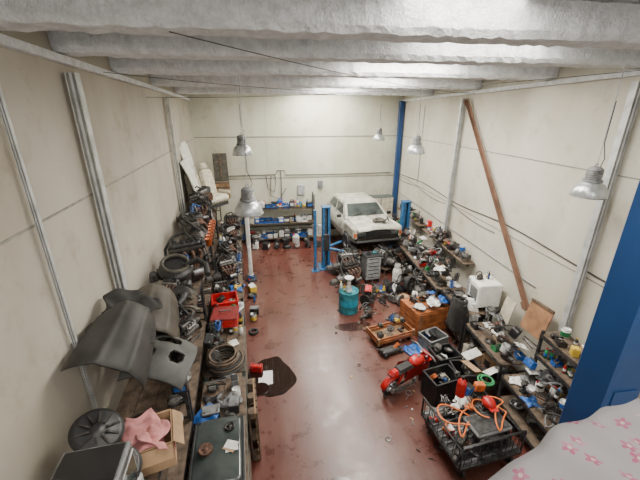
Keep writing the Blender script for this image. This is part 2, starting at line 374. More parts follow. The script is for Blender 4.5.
METAL=[i_pulley,i_alt,i_pipes,i_pump,i_disc,i_engine,i_engine,i_gear,i_gear,i_spring,i_battery,i_coil,i_tire,i_rag,i_hose,i_hose,i_pump]
DARK=[i_pulley,i_alt,i_pump,i_disc,i_engine,i_gear,i_battery,i_coil,i_tire,i_hose,i_pump]
MIX=METAL+[i_bin,i_toolbox,i_pot,i_pot,i_battery,i_pot,i_bin]
CANS=[i_bottle,i_bottle,i_bottle,i_can,i_can,i_jerry,i_box,i_bin]
TOOLS=[i_drill,i_wrenches,i_toolbox,i_pipes,i_bin,i_box,i_rag,i_coil,i_bottle,i_paper,i_alt,i_pump,i_hose]
def clutter(m,x0,x1,y0,y1,z,kinds,cell=.28,dens=.92,layers=1,rise=.14,t=None):
    nx=max(1,int((x1-x0)/cell));ny=max(1,int((y1-y0)/cell))
    for l in range(layers):
        for i in range(nx):
            for j in range(ny):
                if R.random()>dens*(1 if l==0 else .65): continue
                x=x0+(i+.5)*(x1-x0)/nx+R.uniform(-.03,.03)*(1+l);y=y0+(j+.5)*(y1-y0)/ny+R.uniform(-.03,.03)*(1+l)
                tt=T(x,y,z+l*rise,R.uniform(-.2,.2)*l,R.uniform(-.2,.2)*l,R.choice((0,pi/2,pi,-pi/2))+R.uniform(-.4,.4),cell/.28*R.uniform(.85,1.1))
                if t is not None: tt=t@tt
                R.choice(kinds)(m,tt)
def rack(name,Lx,Ly,levels,loc,rz,post='steel_dark',board='oldwood',H=None,pw=.045):
    m=M();H=H or levels[-1]
    ns=max(1,round(Ly/2))
    for k in range(ns+1):
        y=-Ly/2+pw/2+(Ly-pw)*k/ns
        for x in(-Lx/2+pw/2,Lx/2-pw/2): m.box((x,y,H/2),(pw,pw,H),post,None,.004)
        m.box((0,y,H*.3),(Lx,.02,.03),post);m.box((0,y,H*.75),(Lx,.02,.03),post)
    for z in levels:
        for x in(-Lx/2+.012,Lx/2-.012): m.box((x,0,z-.05),(.025,Ly,.06),post)
        nb=max(2,int(Lx/.16))
        for i in range(nb): m.box((-Lx/2+(i+.5)*Lx/nb,0,z-.0125),(Lx/nb-.008,Ly,.025),board)
    return m.obj(name,loc,rz)
def LP(q,y,z=0): return (WL(y)+q,y,z)
def RP(q,y,z=0): return (WR(y)-q,y,z)

# ------------------------------------------------------------ room shell
def quadbox(name,pts,z0,z1,mat):
    m=M();n=len(pts);vs=[(x,y,z0) for x,y in pts]+[(x,y,z1) for x,y in pts]
    m.add(vs,[list(range(n))[::-1],list(range(n,2*n))]+[(i,(i+1)%n,n+(i+1)%n,n+i) for i in range(n)],mat);return m.obj(name)
Y0,Y1=-1.5,13.7
quadbox('floor',[(-4,Y0),(7,Y0),(7,14),(-4,14)],-.15,0,'floor_paint')
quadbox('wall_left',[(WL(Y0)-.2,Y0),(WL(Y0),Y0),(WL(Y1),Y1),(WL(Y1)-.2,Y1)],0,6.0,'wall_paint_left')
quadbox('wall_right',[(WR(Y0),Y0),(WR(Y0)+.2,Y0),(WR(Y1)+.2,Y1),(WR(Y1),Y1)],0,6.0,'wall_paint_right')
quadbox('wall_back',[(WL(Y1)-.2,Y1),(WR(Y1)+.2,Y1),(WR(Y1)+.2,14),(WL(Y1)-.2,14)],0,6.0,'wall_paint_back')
m=M();xs=[];x=-3.2
while x<5.8:
    for dx,z in((0,CZ),(.12,CZ),(.16,CZ+.06),(.26,CZ+.06),(.30,CZ)): xs.append((x+dx,z))
    x+=.30
vs=[(x,Y0,z) for x,z in xs]+[(x,14,z) for x,z in xs]
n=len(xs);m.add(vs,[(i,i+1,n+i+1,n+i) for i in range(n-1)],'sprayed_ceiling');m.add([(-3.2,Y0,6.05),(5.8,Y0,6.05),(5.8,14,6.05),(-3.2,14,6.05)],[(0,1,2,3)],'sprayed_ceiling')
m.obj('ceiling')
BY=(.8,2.75,3.95,5.6,8.0,10.8)
for y in BY:
    m=M();a,b_=WL(y+.2)+.02,WR(y)-.02;nn=90;h0=5.57;zt=CZ-.005
    vs=[];fs=[]
    for i in range(nn+1):
        x=a+(b_-a)*i/nn
        for (yy,zz) in((-.17,h0+.05),(-.13,h0+.0),(.13,h0),(.17,h0+.05),(.17,zt),(-.17,zt)):
            vs.append((x,y+.2+yy+R.uniform(-.010,.010),min(zt,zz+R.uniform(-.010,.010))))
    for i in range(nn):
        for q in range(6): fs.append((i*6+q,i*6+(q+1)%6,i*6+6+(q+1)%6,i*6+6+q))
    fs+=[tuple(range(6)),tuple(range(nn*6,nn*6+6))]
    m.add(vs,fs,'sprayed_beam')
    m.obj('ceiling_beam')
for nm,X,s in(('trim_1',WL,1),('trim_2',WR,-1)):
    m=M();vs=[]
    for y in(Y0,13.65):
        for dx,z in((0.0,5.48),(.07,5.48),(.07,5.55),(0.0,5.55)): vs.append((X(y)+s*(dx+.005),y,z))
    m.add(vs,[(0,1,2,3),(4,5,6,7),(0,1,5,4),(1,2,6,5),(2,3,7,6),(3,0,4,7)],'sprayed_beam');m.obj(nm)
k=3
for nm,X,s,zz in(('l',WL,1,(4.15,)),('r',WR,-1,(4.2,2.6))):
    for z in zz:
        m=M();y0,y1=Y0,13.68;vs=[]
        for y in(y0,y1):
            for dx,dz in((0,-.01),(.006,-.01),(.006,.01),(0,.01)): vs.append((X(y)+s*(dx+.001),y,z+dz))
        m.add(vs,[(0,1,2,3),(4,5,6,7),(0,1,5,4),(1,2,6,5),(2,3,7,6),(3,0,4,7)],'seam');m.obj('trim_%d'%k);k+=1
for z in(4.2,2.6):
    m=M();m.box(((WL(13.7)+WR(13.7))/2,13.69,z),(WR(13.7)-WL(13.7)-.05,.008,.03),'seam');m.obj('trim_%d'%k);k+=1
for x in(-.1,2.6):
    m=M();m.box((x,13.69,2.8),(.015,.008,5.3),'cream');m.obj('trim_%d'%k);k+=1
def post(name,x,y,w,h,mat,rz=0):
    m=M();m.box((0,0,h/2),(w*.25,w,h),mat,None);m.box((-w*.45,0,h/2),(w*.1,w*1.0,h),mat);m.box((w*.45,0,h/2),(w*.1,w*1.0,h),mat);m.box((0,0,.01),(w*1.6,w*1.6,.02),mat);m.obj(name,(x,y,0),rz)
for y in(4.1,9.05): post('wall_post',WL(y)+.09,y,.10,5.4,'galv',AL)
for y in(8.7,4.1): post('wall_post',WR(y)-.09,y,.10,5.4,'galv',AR)
post('wall_post',WL(2.9)+.05,2.9,.035,5.4,'galv',AL)
m=M();m.box((0,0,2.75),(.18,.18,5.5),'blue_steel',None,.01);m.box((0,0,.015),(.3,.3,.03),'blue_steel');m.obj('corner_column',(WR(13.5)-.14,13.5,0),AR)
m=M()
m.box((0,0,2.78),(.30,.28,5.55),'blue_steel',None,.012);m.box((0,0,.015),(.46,.44,.03),'blue_steel')
for z in(1.5,3.0,4.5): m.box((0,-.145,z),(.2,.012,.14),'blue_steel',None,.003)
for s in(-1,1):
    for q in(-1,1): m.cyl((s*.19,q*.18,.03),(s*.19,q*.18,.06),.02,'steel',None,6)
m.obj('blue_steel_column',(2.54,1.74,0),0)
m=M();p0=Vector(RP(.12,8.5,5.35));p1=Vector(RP(.12,4.95,1.45));d=p1-p0
q=d.to_track_quat('Z','Y').to_matrix().to_4x4();tt=Matrix.Translation(p0)@q
m.box((0,0,d.length/2),(.08,.012,d.length),'brace_rust',tt);m.box((.035,.035,d.length/2),(.012,.07,d.length),'brace_rust',tt)
for f in(.02,.98): m.box((0,0,d.length*f),(.14,.03,.14),'brace_rust',tt)
m.obj('rusty_diagonal_brace')
for i,(x0,x1,y0,y1) in enumerate(((1.0,2.0,1.6,2.74),(1.6,3.2,3.25,3.9),(1.4,3.0,4.5,5.5),(1.7,3.2,6.3,7.9),(1.4,2.8,8.6,10.7),(1.0,3.0,11.6,13.4),(-1.0,-.35,11.5,12.3))):
    m=M();m.box(((x0+x1)/2,(y0+y1)/2,CZ-.012),(x1-x0,y1-y0,.01),'skylight_sheet')
    for xx in(x0,x1): m.box((xx,(y0+y1)/2,CZ-.015),(.04,y1-y0,.03),'ltgrey')
    m.obj('window_%d'%(i+1))
m=M()
def sag(a,b_,s,n=16):
    a=Vector(a);b_=Vector(b_);return [a.lerp(b_,i/n)-Vector((0,0,s*4*(i/n)*(1-i/n))) for i in range(n+1)]
m.tube(sag((-.6,2.6,5.5),(4.6,7.6,5.45),.08),.004,'wire');m.tube(sag((WL(7)+.1,7,5.3),(4.5,3.6,5.5),.1),.004,'wire')
m.tube(sag((WL(5)+.1,5,5.5),(4.7,8,5.5),.12),.004,'wire')
m.obj('ceiling_cables')
m=M()
m.tube([RP(.02,y,2.75+.05*math.sin(y*1.3)) for y in [13.4-.3*i for i in range(36)]],.010,'wire')
m.tube([RP(.03,y,2.6-.12*abs(math.sin(y*1.1))) for y in [13.4-.3*i for i in range(24)]],.006,'wire')
m.tube([RP(.03,y,1.95) for y in (13.4,9,5)],.012,'ltgrey')
m.tube([RP(.02,11.4,5.3),RP(.02,11.4,2.7)],.014,'ltgrey')
m.obj('wall_conduits')
m=M()
m.tube([(-2.2,13.67,2.72),(0.2,13.67,2.74),(0.25,13.67,2.9),(.55,13.67,2.9),(.6,13.67,2.72),(3,13.67,2.70),(5.0,13.67,2.72)],.016,'wire')
m.tube([(.4,13.66,2.9),(.4,13.66,1.6)],.02,'grey')
m.tube([(-.2,13.66,2.7),(-.15,13.64,2.2),(.1,13.64,2.05),(.2,13.64,2.5),(.15,13.64,2.7)],.014,'wire')
m.tube([(.0,13.66,2.7),(-.05,13.6,1.9),(.3,13.6,1.75),(.6,13.6,2.2)],.014,'wire')
m.box((1.2,13.64,2.1),(.3,.08,.4),'ltgrey',None,.01);m.box((2.0,13.64,2.3),(.2,.08,.3),'grey',None,.01)
m.obj('back_wall_conduits')

# ------------------------------------------------------------ floor marks
def blob(name,cx,cy,rx,ry,mat,seed,z=.003,rz=0):
    q=random.Random(seed);ph=[q.random()*6 for _ in range(5)]
    m=M();n=64;vs=[(0,0,z)]
    for i in range(n):
        a=2*pi*i/n;k=1+.12*math.sin(2*a+ph[0])+.09*math.sin(3*a+ph[1])+.05*math.sin(5*a+ph[2])+.025*math.sin(9*a+ph[3])
        vs.append((rx*k*math.cos(a),ry*k*math.sin(a),z))
    m.add(vs,[(0,1+i,1+(i+1)%n) for i in range(n)],mat);m.obj(name,(cx,cy,0),rz)
blob('oil_puddle',-.24,5.5,.46,.62,'oil_stain',3)
blob('oil_puddle',.75,3.2,.22,.12,'damp_stain',5)
blob('oil_puddle',1.85,6.95,.4,.2,'damp_stain',8)
blob('oil_puddle',3.6,5.3,.6,.4,'damp_stain',21)
m=M()
for i in range(320):
    x=R.uniform(1.3,4.3);y=R.uniform(3.4,10)
    if x<2.1 and R.random()<.75: continue
    k=R.random();tt=T(x,y,.0,0,0,R.uniform(0,6))
    if k<.35: m.box((0,0,.006),(R.uniform(.02,.08),R.uniform(.02,.06),.01),rc('paper','card','black','grey','wood','greasy','olive'),tt)
    elif k<.7: m.cyl((0,0,.01),(R.uniform(.03,.16),0,.01),R.uniform(.005,.014),rc('steel','rust','black','greasy','grey'),tt,6)
    elif k<.85: m.torus(R.uniform(.02,.06),.008,rc('steel','rubber','greasy'),tt@T(0,0,.008),12,6)
    else: m.box((0,0,.02),(R.uniform(.05,.14),R.uniform(.04,.09),.04),rc('greasy','black','cast','rust','blue'),tt,.008)
m.obj('floor_debris')

# ------------------------------------------------------------ lamps
def lamp(x,y,z,s=1):
    m=M()
    m.lathe([(.23*s,-.22*s),(.235*s,-.21*s),(.215*s,-.12*s),(.17*s,-.04*s),(.10*s,0),(.10*s,.03*s)],'lampshade',None,28)
    m.lathe([(.225*s,-.218*s),(.207*s,-.12*s),(.163*s,-.045*s),(.09*s,-.008*s),(.001,-.008*s)],'white',None,28)
    m.torus(.232*s,.008*s,'alu',T(0,0,-.215*s),28,6)
    m.lathe([(.001,.22*s),(.06*s,.22*s),(.10*s,.19*s),(.10*s,.03*s),(.13*s,.03*s),(.13*s,.0)],'grey',None,18)
    for i in range(5): m.torus(.102*s,.007*s,'alu',T(0,0,(.05+.03*i)*s),18,5)
    m.lathe([(.001,-.19*s),(.03*s,-.18*s),(.05*s,-.13*s),(.045*s,-.08*s),(.02*s,-.03*s),(.02*s,0)],'paper',None,12)
    m.torus(.025*s,.006*s,'steel',T(0,0,.24*s,pi/2),10,5)
    m.cyl((0,0,.24*s),(0,0,5.54-z),.006,'ltgrey',None,6)
    m.tube([(.05,0,.18*s),(.09,0,.3),(.02,0,.5),(.015,0,1.0)],.006,'wire')
    m.obj('high_bay_lamp',(x,y,z))
lamp(-.41,5.75,3.62,1.05);lamp(-.72,9.4,4.25,1.15);lamp(4.25,3.9,4.16,.9);lamp(3.9,8.85,4.25,1.05);lamp(3.9,12.1,4.35,.95)

# ------------------------------------------------------------ lift and car
def liftpost(name,x,y,sx,H=2.15,c='lift_blue'):
    m=M();
    m.box((0,0,.015),(.5,.6,.03),c);m.box((0,.11,H/2),(.26,.02,H),c)
    for s in(-1,1): m.box((s*.12,0,H/2),(.02,.24,H),c);m.box((s*.09,-.12,H/2),(.08,.02,H),c)
    m.box((0,-.02,.95),(.20,.26,.6),rc('steel_dark'),None,.01);m.cyl((0,0,.05),(0,0,H-.05),.03,'steel',None,10)
    m.box((0,0,H+.02),(.30,.3,.05),c,None,.01);m.box((-sx*.2,.02,1.4),(.12,.16,.3),'ltgrey',None,.01)
    for a in(-.6,.6):
        ex=sx*.95;ey=a*1.2
        m.tube([(sx*.1,a*.15,.72),(ex,ey,.72)],.05,c,None,4);m.cyl((ex,ey,.70),(ex,ey,.80),.07,'rubber',None,12)
    m.obj(name,(x,y,0))
liftpost('car_lift_column',1.74,10.55,1);liftpost('car_lift_column',4.62,10.85,-1)
m=M();m.box((0,0,1.07),(.09,.09,2.14),'lift_blue',None,.01);m.box((0,0,.01),(.25,.25,.02),'lift_blue');m.box((0,.07,1.5),(.16,.06,.3),'ltgrey',None,.01);m.obj('blue_steel_post',(1.34,10.3,0))
m=M();m.box((0,0,1.1),(.12,.12,2.2),'panelwhite',None,.015);m.box((0,0,.02),(.36,.4,.04),'steel_dark');m.box((0,-.08,.9),(.08,.04,.5),'white',None,.01);m.box((0,0,2.23),(.18,.18,.06),'ltgrey',None,.01);m.obj('grey_hoist_column',(-.80,10.0,0))

m=M() # car
W='carwhite'
ST=[(-1.70,.80,.42,.60),(-1.2,.85,.32,.62),(-.80,.86,.28,.64),(-.70,.86,.28,.98),(-.60,.86,.28,1.0),(.3,.86,.28,1.0),(1.2,.86,.28,1.0),(1.66,.85,.32,.98),(1.78,.80,.45,.94)]
vs=[];fs=[]
for y,w,zb,zt in ST:
    zm=(zb+zt)/2
    for x,z in((-w*.9,zb),(-w,zb+.08),(-w*1.02,zm),(-w*.98,zt-.08),(-w*.88,zt),(-w*.45,zt+.035),(0,zt+.045),(w*.45,zt+.035),(w*.88,zt),(w*.98,zt-.08),(w*1.02,zm),(w,zb+.08),(w*.9,zb)): vs.append((x,y,z))
K=13
for i in range(len(ST)-1):
    for j in range(K): fs.append((i*K+j,i*K+(j+1)%K,(i+1)*K+(j+1)%K,(i+1)*K+j))
fs+=[list(range(K)),list(range((len(ST)-1)*K,len(ST)*K))]
m.add(vs,fs,W,None,True)
for s in(-1,1):
    m.box((s*.77,-1.25,.76),(.18,1.12,.40),W,None,.06,.96)
    m.box((s*.58,-1.80,.74),(.30,.05,.15),'steel_dark',None,.02);m.box((s*.58,-1.825,.74),(.24,.02,.11),'glass',None,.01);m.box((s*.79,-1.79,.73),(.09,.06,.13),'orange',None,.01)
m.sheet(lambda u,v:((u-.5)*1.42*(1-.04*(1-v)),-1.82+1.12*v,.90+.09*v+.03*(1-(2*u-1)**2)+(.02 if abs(u-.5)<.2 else 0)-.05*max(0,.08-v)/.08),20,12,W,None,None,.03)
m.box((0,-1.78,.74),(.85,.05,.15),'black',None,.01)
for i in range(5): m.box((0,-1.81,.69+.027*i),(.84,.015,.009),'steel_dark')
m.box((0,-1.74,.58),(1.58,.12,.16),'greasy',None,.03)
m.box((0,-1.2,.50),(1.2,1.0,.06),'greasy');m.box((0,-1.25,.30),(.5,.45,.22),'greasy',None,.04);m.box((.35,-1.2,.28),(.25,.3,.18),'cast',None,.03)
m.box((0,-1.84,.50),(1.60,.12,.10),'black',None,.04);m.box((0,1.84,.5),(1.55,.12,.18),'grey',None,.04)
def cabin(y0b,y0t,y1t,y1b,wb,wt,zb,zt,mat):
    vs=[(-wb,y0b,zb),(wb,y0b,zb),(wb,y1b,zb),(-wb,y1b,zb),(-wt,y0t,zt),(wt,y0t,zt),(wt,y1t,zt),(-wt,y1t,zt)]
    m.add(vs,[(4,5,6,7),(0,1,5,4),(1,2,6,5),(2,3,7,6),(3,0,4,7)],mat)
ZB,ZT=1.0,1.40
cabin(-.78,-.15,1.25,1.62,.80,.64,ZB,ZT,W)
m.box((0,.55,ZT+.012),(1.22,1.36,.045),W,None,.03)
def quad(p,mat): m.add(p,[(0,1,2,3)],mat)
def lerp4(a,b_,c,d,u,v):
    a,b_,c,d=map(Vector,(a,b_,c,d));return a.lerp(b_,u).lerp(d.lerp(c,u),v)
def win(a,b_,c,d,u0,u1,v0,v1,off,mat='glass'):
    quad([lerp4(a,b_,c,d,u,v)+Vector(off) for u,v in((u0,v0),(u1,v0),(u1,v1),(u0,v1))],mat)
win((-.8,-.78,ZB),(.8,-.78,ZB),(.64,-.15,ZT),(-.64,-.15,ZT),.06,.94,.12,.92,(0,-.006,.008))
win((-.8,1.62,ZB),(.8,1.62,ZB),(.64,1.25,ZT),(-.64,1.25,ZT),.08,.92,.15,.9,(0,.008,.004))
for s in(-1,1):
    A=((s*.8,-.78,ZB),(s*.8,1.62,ZB),(s*.64,1.25,ZT),(s*.64,-.15,ZT))
    for u0,u1 in((.10,.48),(.53,.90)): win(*A,u0,u1,.14,.88,(s*.006,0,.002))
    for y in(-1.15,1.15):
        m.cyl((s*.62,y,.34),(s*.885,y,.34),.35,'black',None,24)
        tire(m,T(s*.86,y,.32,0,s*pi/2,0)@T(0,0,-.1),.30,.18,'steel')
    m.box((s*.95,-.5,1.04),(.16,.08,.11),'black',None,.02)
    m.box((s*.7,1.8,.8),(.14,.04,.2),'red',None,.01);m.box((s*.885,.1,.78),(.01,.12,.03),'black');m.box((s*.875,.25,.55),(.03,1.3,.05),'grey',None,.01)
for s in(-.3,.25): m.cyl((s-.3,-.80,1.04),(s+.18,-.60,1.16),.008,'black',None,5)
for i in range(3): m.box((0,-.6+1*i,.26),(1.1,.1,.06),'greasy')
m.cyl((.2,-1.0,.27),(.2,1.7,.27),.04,'rust',None,8)
i_rag(m,T(.2,-1.3,1.02),.2,'olive');i_hose(m,T(.4,-1.5,1.0))
m.obj('car',(3.2,11.75,.62),.10)
# ------------------------------------------------------------ left side racks and benches
for yc,L_ in((2.55,2.0),(4.75,2.3),(7.1,2.3),(9.45,2.3),(11.75,2.1)):
    rack('steel_storage_rack',.58,L_,[.25,1.2,2.1],LP(.50,yc),AL)
for yc,L_ in((3.35,2.3),(5.75,2.3),(8.15,2.3),(10.9,3.0)):
    rack('workshop_bench',.66,L_,[.35,.98],LP(1.16,yc),AL,'bench_green' if yc<7 else 'steel_dark','oldwood',None,.06)
def put(name,fn,loc,rz=0):
    m=M();fn(m);return m.obj(name,loc,rz)
put('spare_car_parts',lambda m:(clutter(m,-.3,.32,-1.1,1.1,0,MIX,.36,.98,3,.2),clutter(m,-.28,.28,-1.1,1.1,-.9,METAL,.4,.9)),LP(.52,7.1,2.1),AL)
put('spare_car_parts',lambda m:(clutter(m,-.3,.32,-1.1,1.1,0,MIX,.38,.98,4,.2),clutter(m,-.28,.28,-1.1,1.1,-.9,METAL,.4,.9)),LP(.52,9.45,2.1),AL)
put('spare_car_parts',lambda m:(clutter(m,-.28,.28,-1.0,1.0,0,MIX,.34,.95,2,.2),clutter(m,-.28,.28,-1.0,1.0,-.9,METAL,.4,.9)),LP(.52,11.75,2.1),AL)
put('spare_car_parts',lambda m:(clutter(m,-.3,.32,-.4,1.1,0,METAL,.36,.95,3,.2),clutter(m,-.28,.28,-1.1,1.1,-.9,METAL,.4,.9)),LP(.52,4.75,2.1),AL)
put('stored_workshop_goods',lambda m:(clutter(m,-.3,.3,.2,1.1,0,[i_box,i_can,i_battery,i_alt,i_pipes,i_rag],.28,.95,2,.1),clutter(m,-.3,.3,-1.1,1.1,-.63,METAL,.33,.9)),LP(1.16,3.35,.98),AL)
put('stored_workshop_goods',lambda m:(clutter(m,-.32,.32,-.55,1.1,0,ALLK,.30,.85,1),clutter(m,-.32,-.05,-1.1,1.1,.05,METAL,.27,.95,3,.15),clutter(m,-.3,.3,-1.1,1.1,-.63,METAL,.33,.9)),LP(1.16,5.75,.98),AL)
put('stored_workshop_goods',lambda m:(clutter(m,-.33,.33,-1.1,1.1,0,MIX+TOOLS,.31,.98,3,.15),clutter(m,-.3,.3,-1.1,1.1,-.63,METAL,.33,.9)),LP(1.16,8.15,.98),AL)
put('stored_workshop_goods',lambda m:(clutter(m,-.33,.33,-1.4,1.4,0,METAL+MIX+TOOLS,.33,.98,3,.17),clutter(m,-.3,.3,-1.4,1.4,-.63,METAL,.33,.9)),LP(1.16,10.9,.98),AL)
put('floor_workshop_goods',lambda m:(clutter(m,-.15,.15,-1.6,1.8,0,[i_jerry,i_bin,i_can,i_tire,i_box,i_bottle,i_battery,i_engine],.3,.9)),LP(1.70,8.7,0),AL)
put('floor_workshop_goods',lambda m:(clutter(m,-.13,.13,-.8,.8,0,[i_tire,i_battery,i_toolbox,i_pump],.26,.6)),LP(1.66,6.4,0),AL)
for (q,y,s,rz,z) in((.55,5.9,1.3,.4,2.1),(.55,7.2,1.05,1.9,2.35),(.5,8.7,1.0,.3,2.35),(.5,9.9,1.0,1.2,2.4)):
    m=M();engine(m,T(),s,'greasy');m.obj('car_engine',LP(q+.05,y,z),rz+AL)
for (q,y,z,s,rz) in((1.15,7.6,1.2,.9,.5),(1.15,8.6,1.2,.95,2),(1.18,10.2,1.2,.9,1),(1.2,11.5,1.2,.9,.2)):
    m=M();engine(m,T(),s,'greasy');m.obj('car_engine',LP(q,y,z),rz)
m=M()
m.lathe([(.001,.12),(.1,.13),(.24,.11),(.27,.06),(.26,0),(.001,0)],'black',T(0,0,0,.3,.2),24);m.tube([(.15,0,.1),(.35,.05,.16),(.5,-.1,.12),(.55,-.3,.05)],.045,'rubber',None,9);m.torus(.2,.03,'olive',T(0,0,.14,.3,.2),24,7);m.obj('air_filter_housing',LP(.52,5.25,2.6))
for i in range(7):
    m=M();m.lathe([(.001,.0),(.06,.0),(.085,.17),(.092,.175),(.08,.165),(.057,.01),(.001,.01)],'orange',None,14)
    m.tube([(.086*math.cos(a),0,.16+.07*math.sin(a)) for a in [pi*k/8 for k in range(9)]],.003,'steel');m.obj('orange_bucket',LP(.80,7.7+.24*i,2.1))
for (q,y,z) in((.42,8.1,2.6),(.45,10.5,2.6),(.45,10.5,2.77)):
    m=M();tire(m,T(),.27,.17,'steel_dark');m.obj('car_wheel',LP(q,y,z))
m=M()
m.box((0,0,.22),(.6,1.15,.24),'cream',None,.09);m.box((0,0,.06),(.5,1.0,.10),'steel_dark')
t=T(-.26,0,.25,0,-.2);
for s in(-1,1): m.box((0,s*.29,.42),(.20,.58,.85),'cream',t,.09,.9);m.box((.0,s*.29,.95),(.13,.3,.2),'cream',t,.055)
for s in(-1,1): m.box((.0,s*.62,.36),(.5,.10,.14),'cream',None,.045)
m.obj('van_seat',LP(.68,10.6,2.3),AL-.7)
def doorpanel(name,c,loc,rz,t0,w=1.0,h=1.1,window=True):
    m=M()
    def fn(u,v):
        x=(u-.5)*w;y=v*h
        if v>.6: x+= -.15*(v-.6)*w*(1 if u<.5 else -.4)*2*(1-u)
        return (x,y,.05*math.sin(pi*v)+.03*math.cos(pi*(u-.5)))
    m.sheet(fn,16,16,c,t0,(lambda u,v: not(.12<u<.86 and .62<v<.93)) if window else None,.03)
    m.box((w*.32,h*.5,.085),(.14,.03,.02),'black',t0,.006)
    m.obj(name,loc,rz)
doorpanel('van_door','panelwhite',LP(.22,11.2,2.55),AL,T(0,0,0,1.42,0,pi/2),1.5,1.75,False)
doorpanel('van_door','panelwhite',LP(.42,10.4,2.5),AL,T(0,0,0,1.33,0,pi/2),1.2,1.35,False)
m=M();m.box((0,0,.5),(.5,.04,1.0),'olive',T(0,0,0,-.15));m.box((0,-.03,.5),(.06,.02,.9),'oldwood',T(0,0,0,-.15));m.box((0,-.03,.7),(.4,.02,.06),'oldwood',T(0,0,0,-.15));m.obj('leaning_wooden_frame',LP(.95,12.75,2.7),.2)
m=M();m.box((0,0,.3),(.5,.5,.6),'oldwood',None,.01)
for z in(.1,.3,.5): m.box((0,-.255,z),(.52,.02,.12),'wood')
m.box((.255,0,.3),(.02,.52,.12),'wood');m.obj('wooden_crate',LP(.95,12.75,2.1),.1)
def crump(u,v,k=1): return k*(.006*math.sin(u*9+v*5)+.005*math.sin(u*4-v*9+1))
def bonnet(m,t,w,l,c,crown=.08):
    def fn(u,v):
        e=(abs(2*u-1)**5)
        x=(u-.5)*w*(1-.14*v);y=(v-.5)*l*(1-.10*e)+.06*(1-(2*u-1)**2)*v
        z=crown*(1-(2*u-1)**2)+.06*(1-(2*v-1)**4)-.08*e+crump(u,v)
        z+=.015*math.exp(-((u-.3)/.05)**2)+.015*math.exp(-((u-.7)/.05)**2)
        return (x,y,z)
    m.sheet(fn,32,26,c,t,None,.02)
def fender(m,t,l,h,c):
    def fn(u,v):
        return ((u-.5)*l,(v-.3)*h*(1-.25*u),.09*math.cos((v-.3)*2.2)+.03*math.sin(u*3)-.10*max(0,v-.7)+crump(u,v))
    m.sheet(fn,36,24,c,t,lambda u,v:((u-.5)*l)**2+((v)*h)**2>(.3*l)**2,.02)
def rooftrim(m,t,w,l,c):
    def fn(u,v):
        return ((u-.5)*w*(1+.1*math.sin(pi*v)),(v-.5)*l,.09*(1-(2*u-1)**2)+.05*math.sin(v*5)-.08*(abs(2*v-1)**6)+crump(u,v))
    def hole(u,v,cu,cv,a,b_): return ((u-cu)/a)**4+((v-cv)/b_)**4<1
    m.sheet(fn,44,44,c,t,lambda u,v: not(hole(u,v,.27,.3,.11,.11) or hole(u,v,.73,.3,.11,.11) or hole(u,v,.5,.73,.2,.11)),.02)
def op(name,f,loc,rz=0):
    m=M();f(m);m.obj(name,loc,rz)
op('car_bonnet',lambda m:bonnet(m,T(0,0,.28,.04,.55,.06),.68,.95,'panel_dark',.12),LP(.40,3.0,2.62),AL)
op('car_bonnet',lambda m:bonnet(m,T(0,0,.28,.08,.5,.15),.72,.95,'panel_brown',.13),LP(.44,4.0,2.3),AL)
op('car_parcel_shelf',lambda m:rooftrim(m,T(0,0,.18,-.10,.32,-.1),.62,.85,'panel_grey'),LP(.68,3.3,2.3),AL)
op('car_front_wing',lambda m:fender(m,T(0,0,.10,.2,.35,1.1),.7,.45,'panel_brown'),LP(.66,4.35,2.2),AL)
op('car_bumper',lambda m:(m.tube([(-.7,.22,0),(-.66,.06,0),(-.4,0,0),(0,-.03,0),(.4,0,0),(.66,.06,0),(.7,.22,0)],.085,'black',T(0,0,.1,0,0,1.4),10),m.tube([(-.6,.0,.05),(0,-.09,.05),(.6,0,.05)],.03,'grey',T(0,0,.1,0,0,1.4),8)),LP(.55,4.9,2.12),AL)
op('rear_wheel_arch_liner',lambda m:m.lathe([(.26,-.12),(.28,0),(.26,.12)],'black',T(0,0,.06,pi/2,0,.4),20,0,pi),LP(.62,4.75,2.2),AL)
op('folded_black_tarpaulin',lambda m:(i_rag(m,T(0,0,0,0,.35),.26,'black_cloth',.25),i_rag(m,T(.02,-.35,-.06,0,.4,0),.26,'black_cloth',.25)),LP(.36,3.55,2.98),AL)
for i,(q,y,z,a) in enumerate(((.40,2.22,2.62,.45),(.56,2.0,2.45,.3))):
    m=M();t=T(0,0,0,.15,a,0)
    m.lathe([(.001,.03),(.05,.03),(.06,.015),(.15,.03),(.185,.02),(.19,0),(.18,-.02)],'black',t,28)
    for k in range(10): m.box((.11*math.cos(k*.628),.11*math.sin(k*.628),.028),(.10,.018,.012),'greasy',t@T(),0,1,(0,0,k*.628))
    m.torus(.188,.006,'black',t,28,6)
    m.obj('wheel_trim',LP(q,y,z))
put('spare_car_parts',lambda m:clutter(m,-.28,.3,-.95,.3,0,DARK,.30,.98,3,.17),LP(.52,2.55,2.1),AL)
put('spare_car_parts',lambda m:clutter(m,-.28,.32,-.9,.0,0,DARK,.30,.98,2,.15),LP(.56,4.4,2.1),AL)
put('spare_car_parts',lambda m:clutter(m,-.1,.12,-.5,.5,0,DARK,.2,.98,1,.16),LP(.80,3.1,2.1),AL)
m=M();m.box((0,0,.16),(.45,.40,.32),'grey',None,.015);m.box((0,0,.325),(.40,.35,.012),'gloss_black',None,.004);m.box((.22,0,.16),(.012,.34,.24),'glass');m.box((.24,0,.28),(.02,.3,.02),'steel',None,.005)
for k in range(3): m.cyl((.22,-.12+.12*k,.05),(.245,-.12+.12*k,.05),.018,'black',None,10)
m.obj('countertop_oven',LP(.50,1.80,2.40),AL)
m=M();m.box((0,0,.14),(.5,.4,.28),'ltgrey',None,.02);m.box((.0,0,.285),(.44,.34,.015),'gloss_black',None,.004);m.obj('countertop_oven',LP(.50,1.80,2.105),AL)
m=M();w=.36;h=.28
m.box((0,0,.005),(w,w,.01),'card')
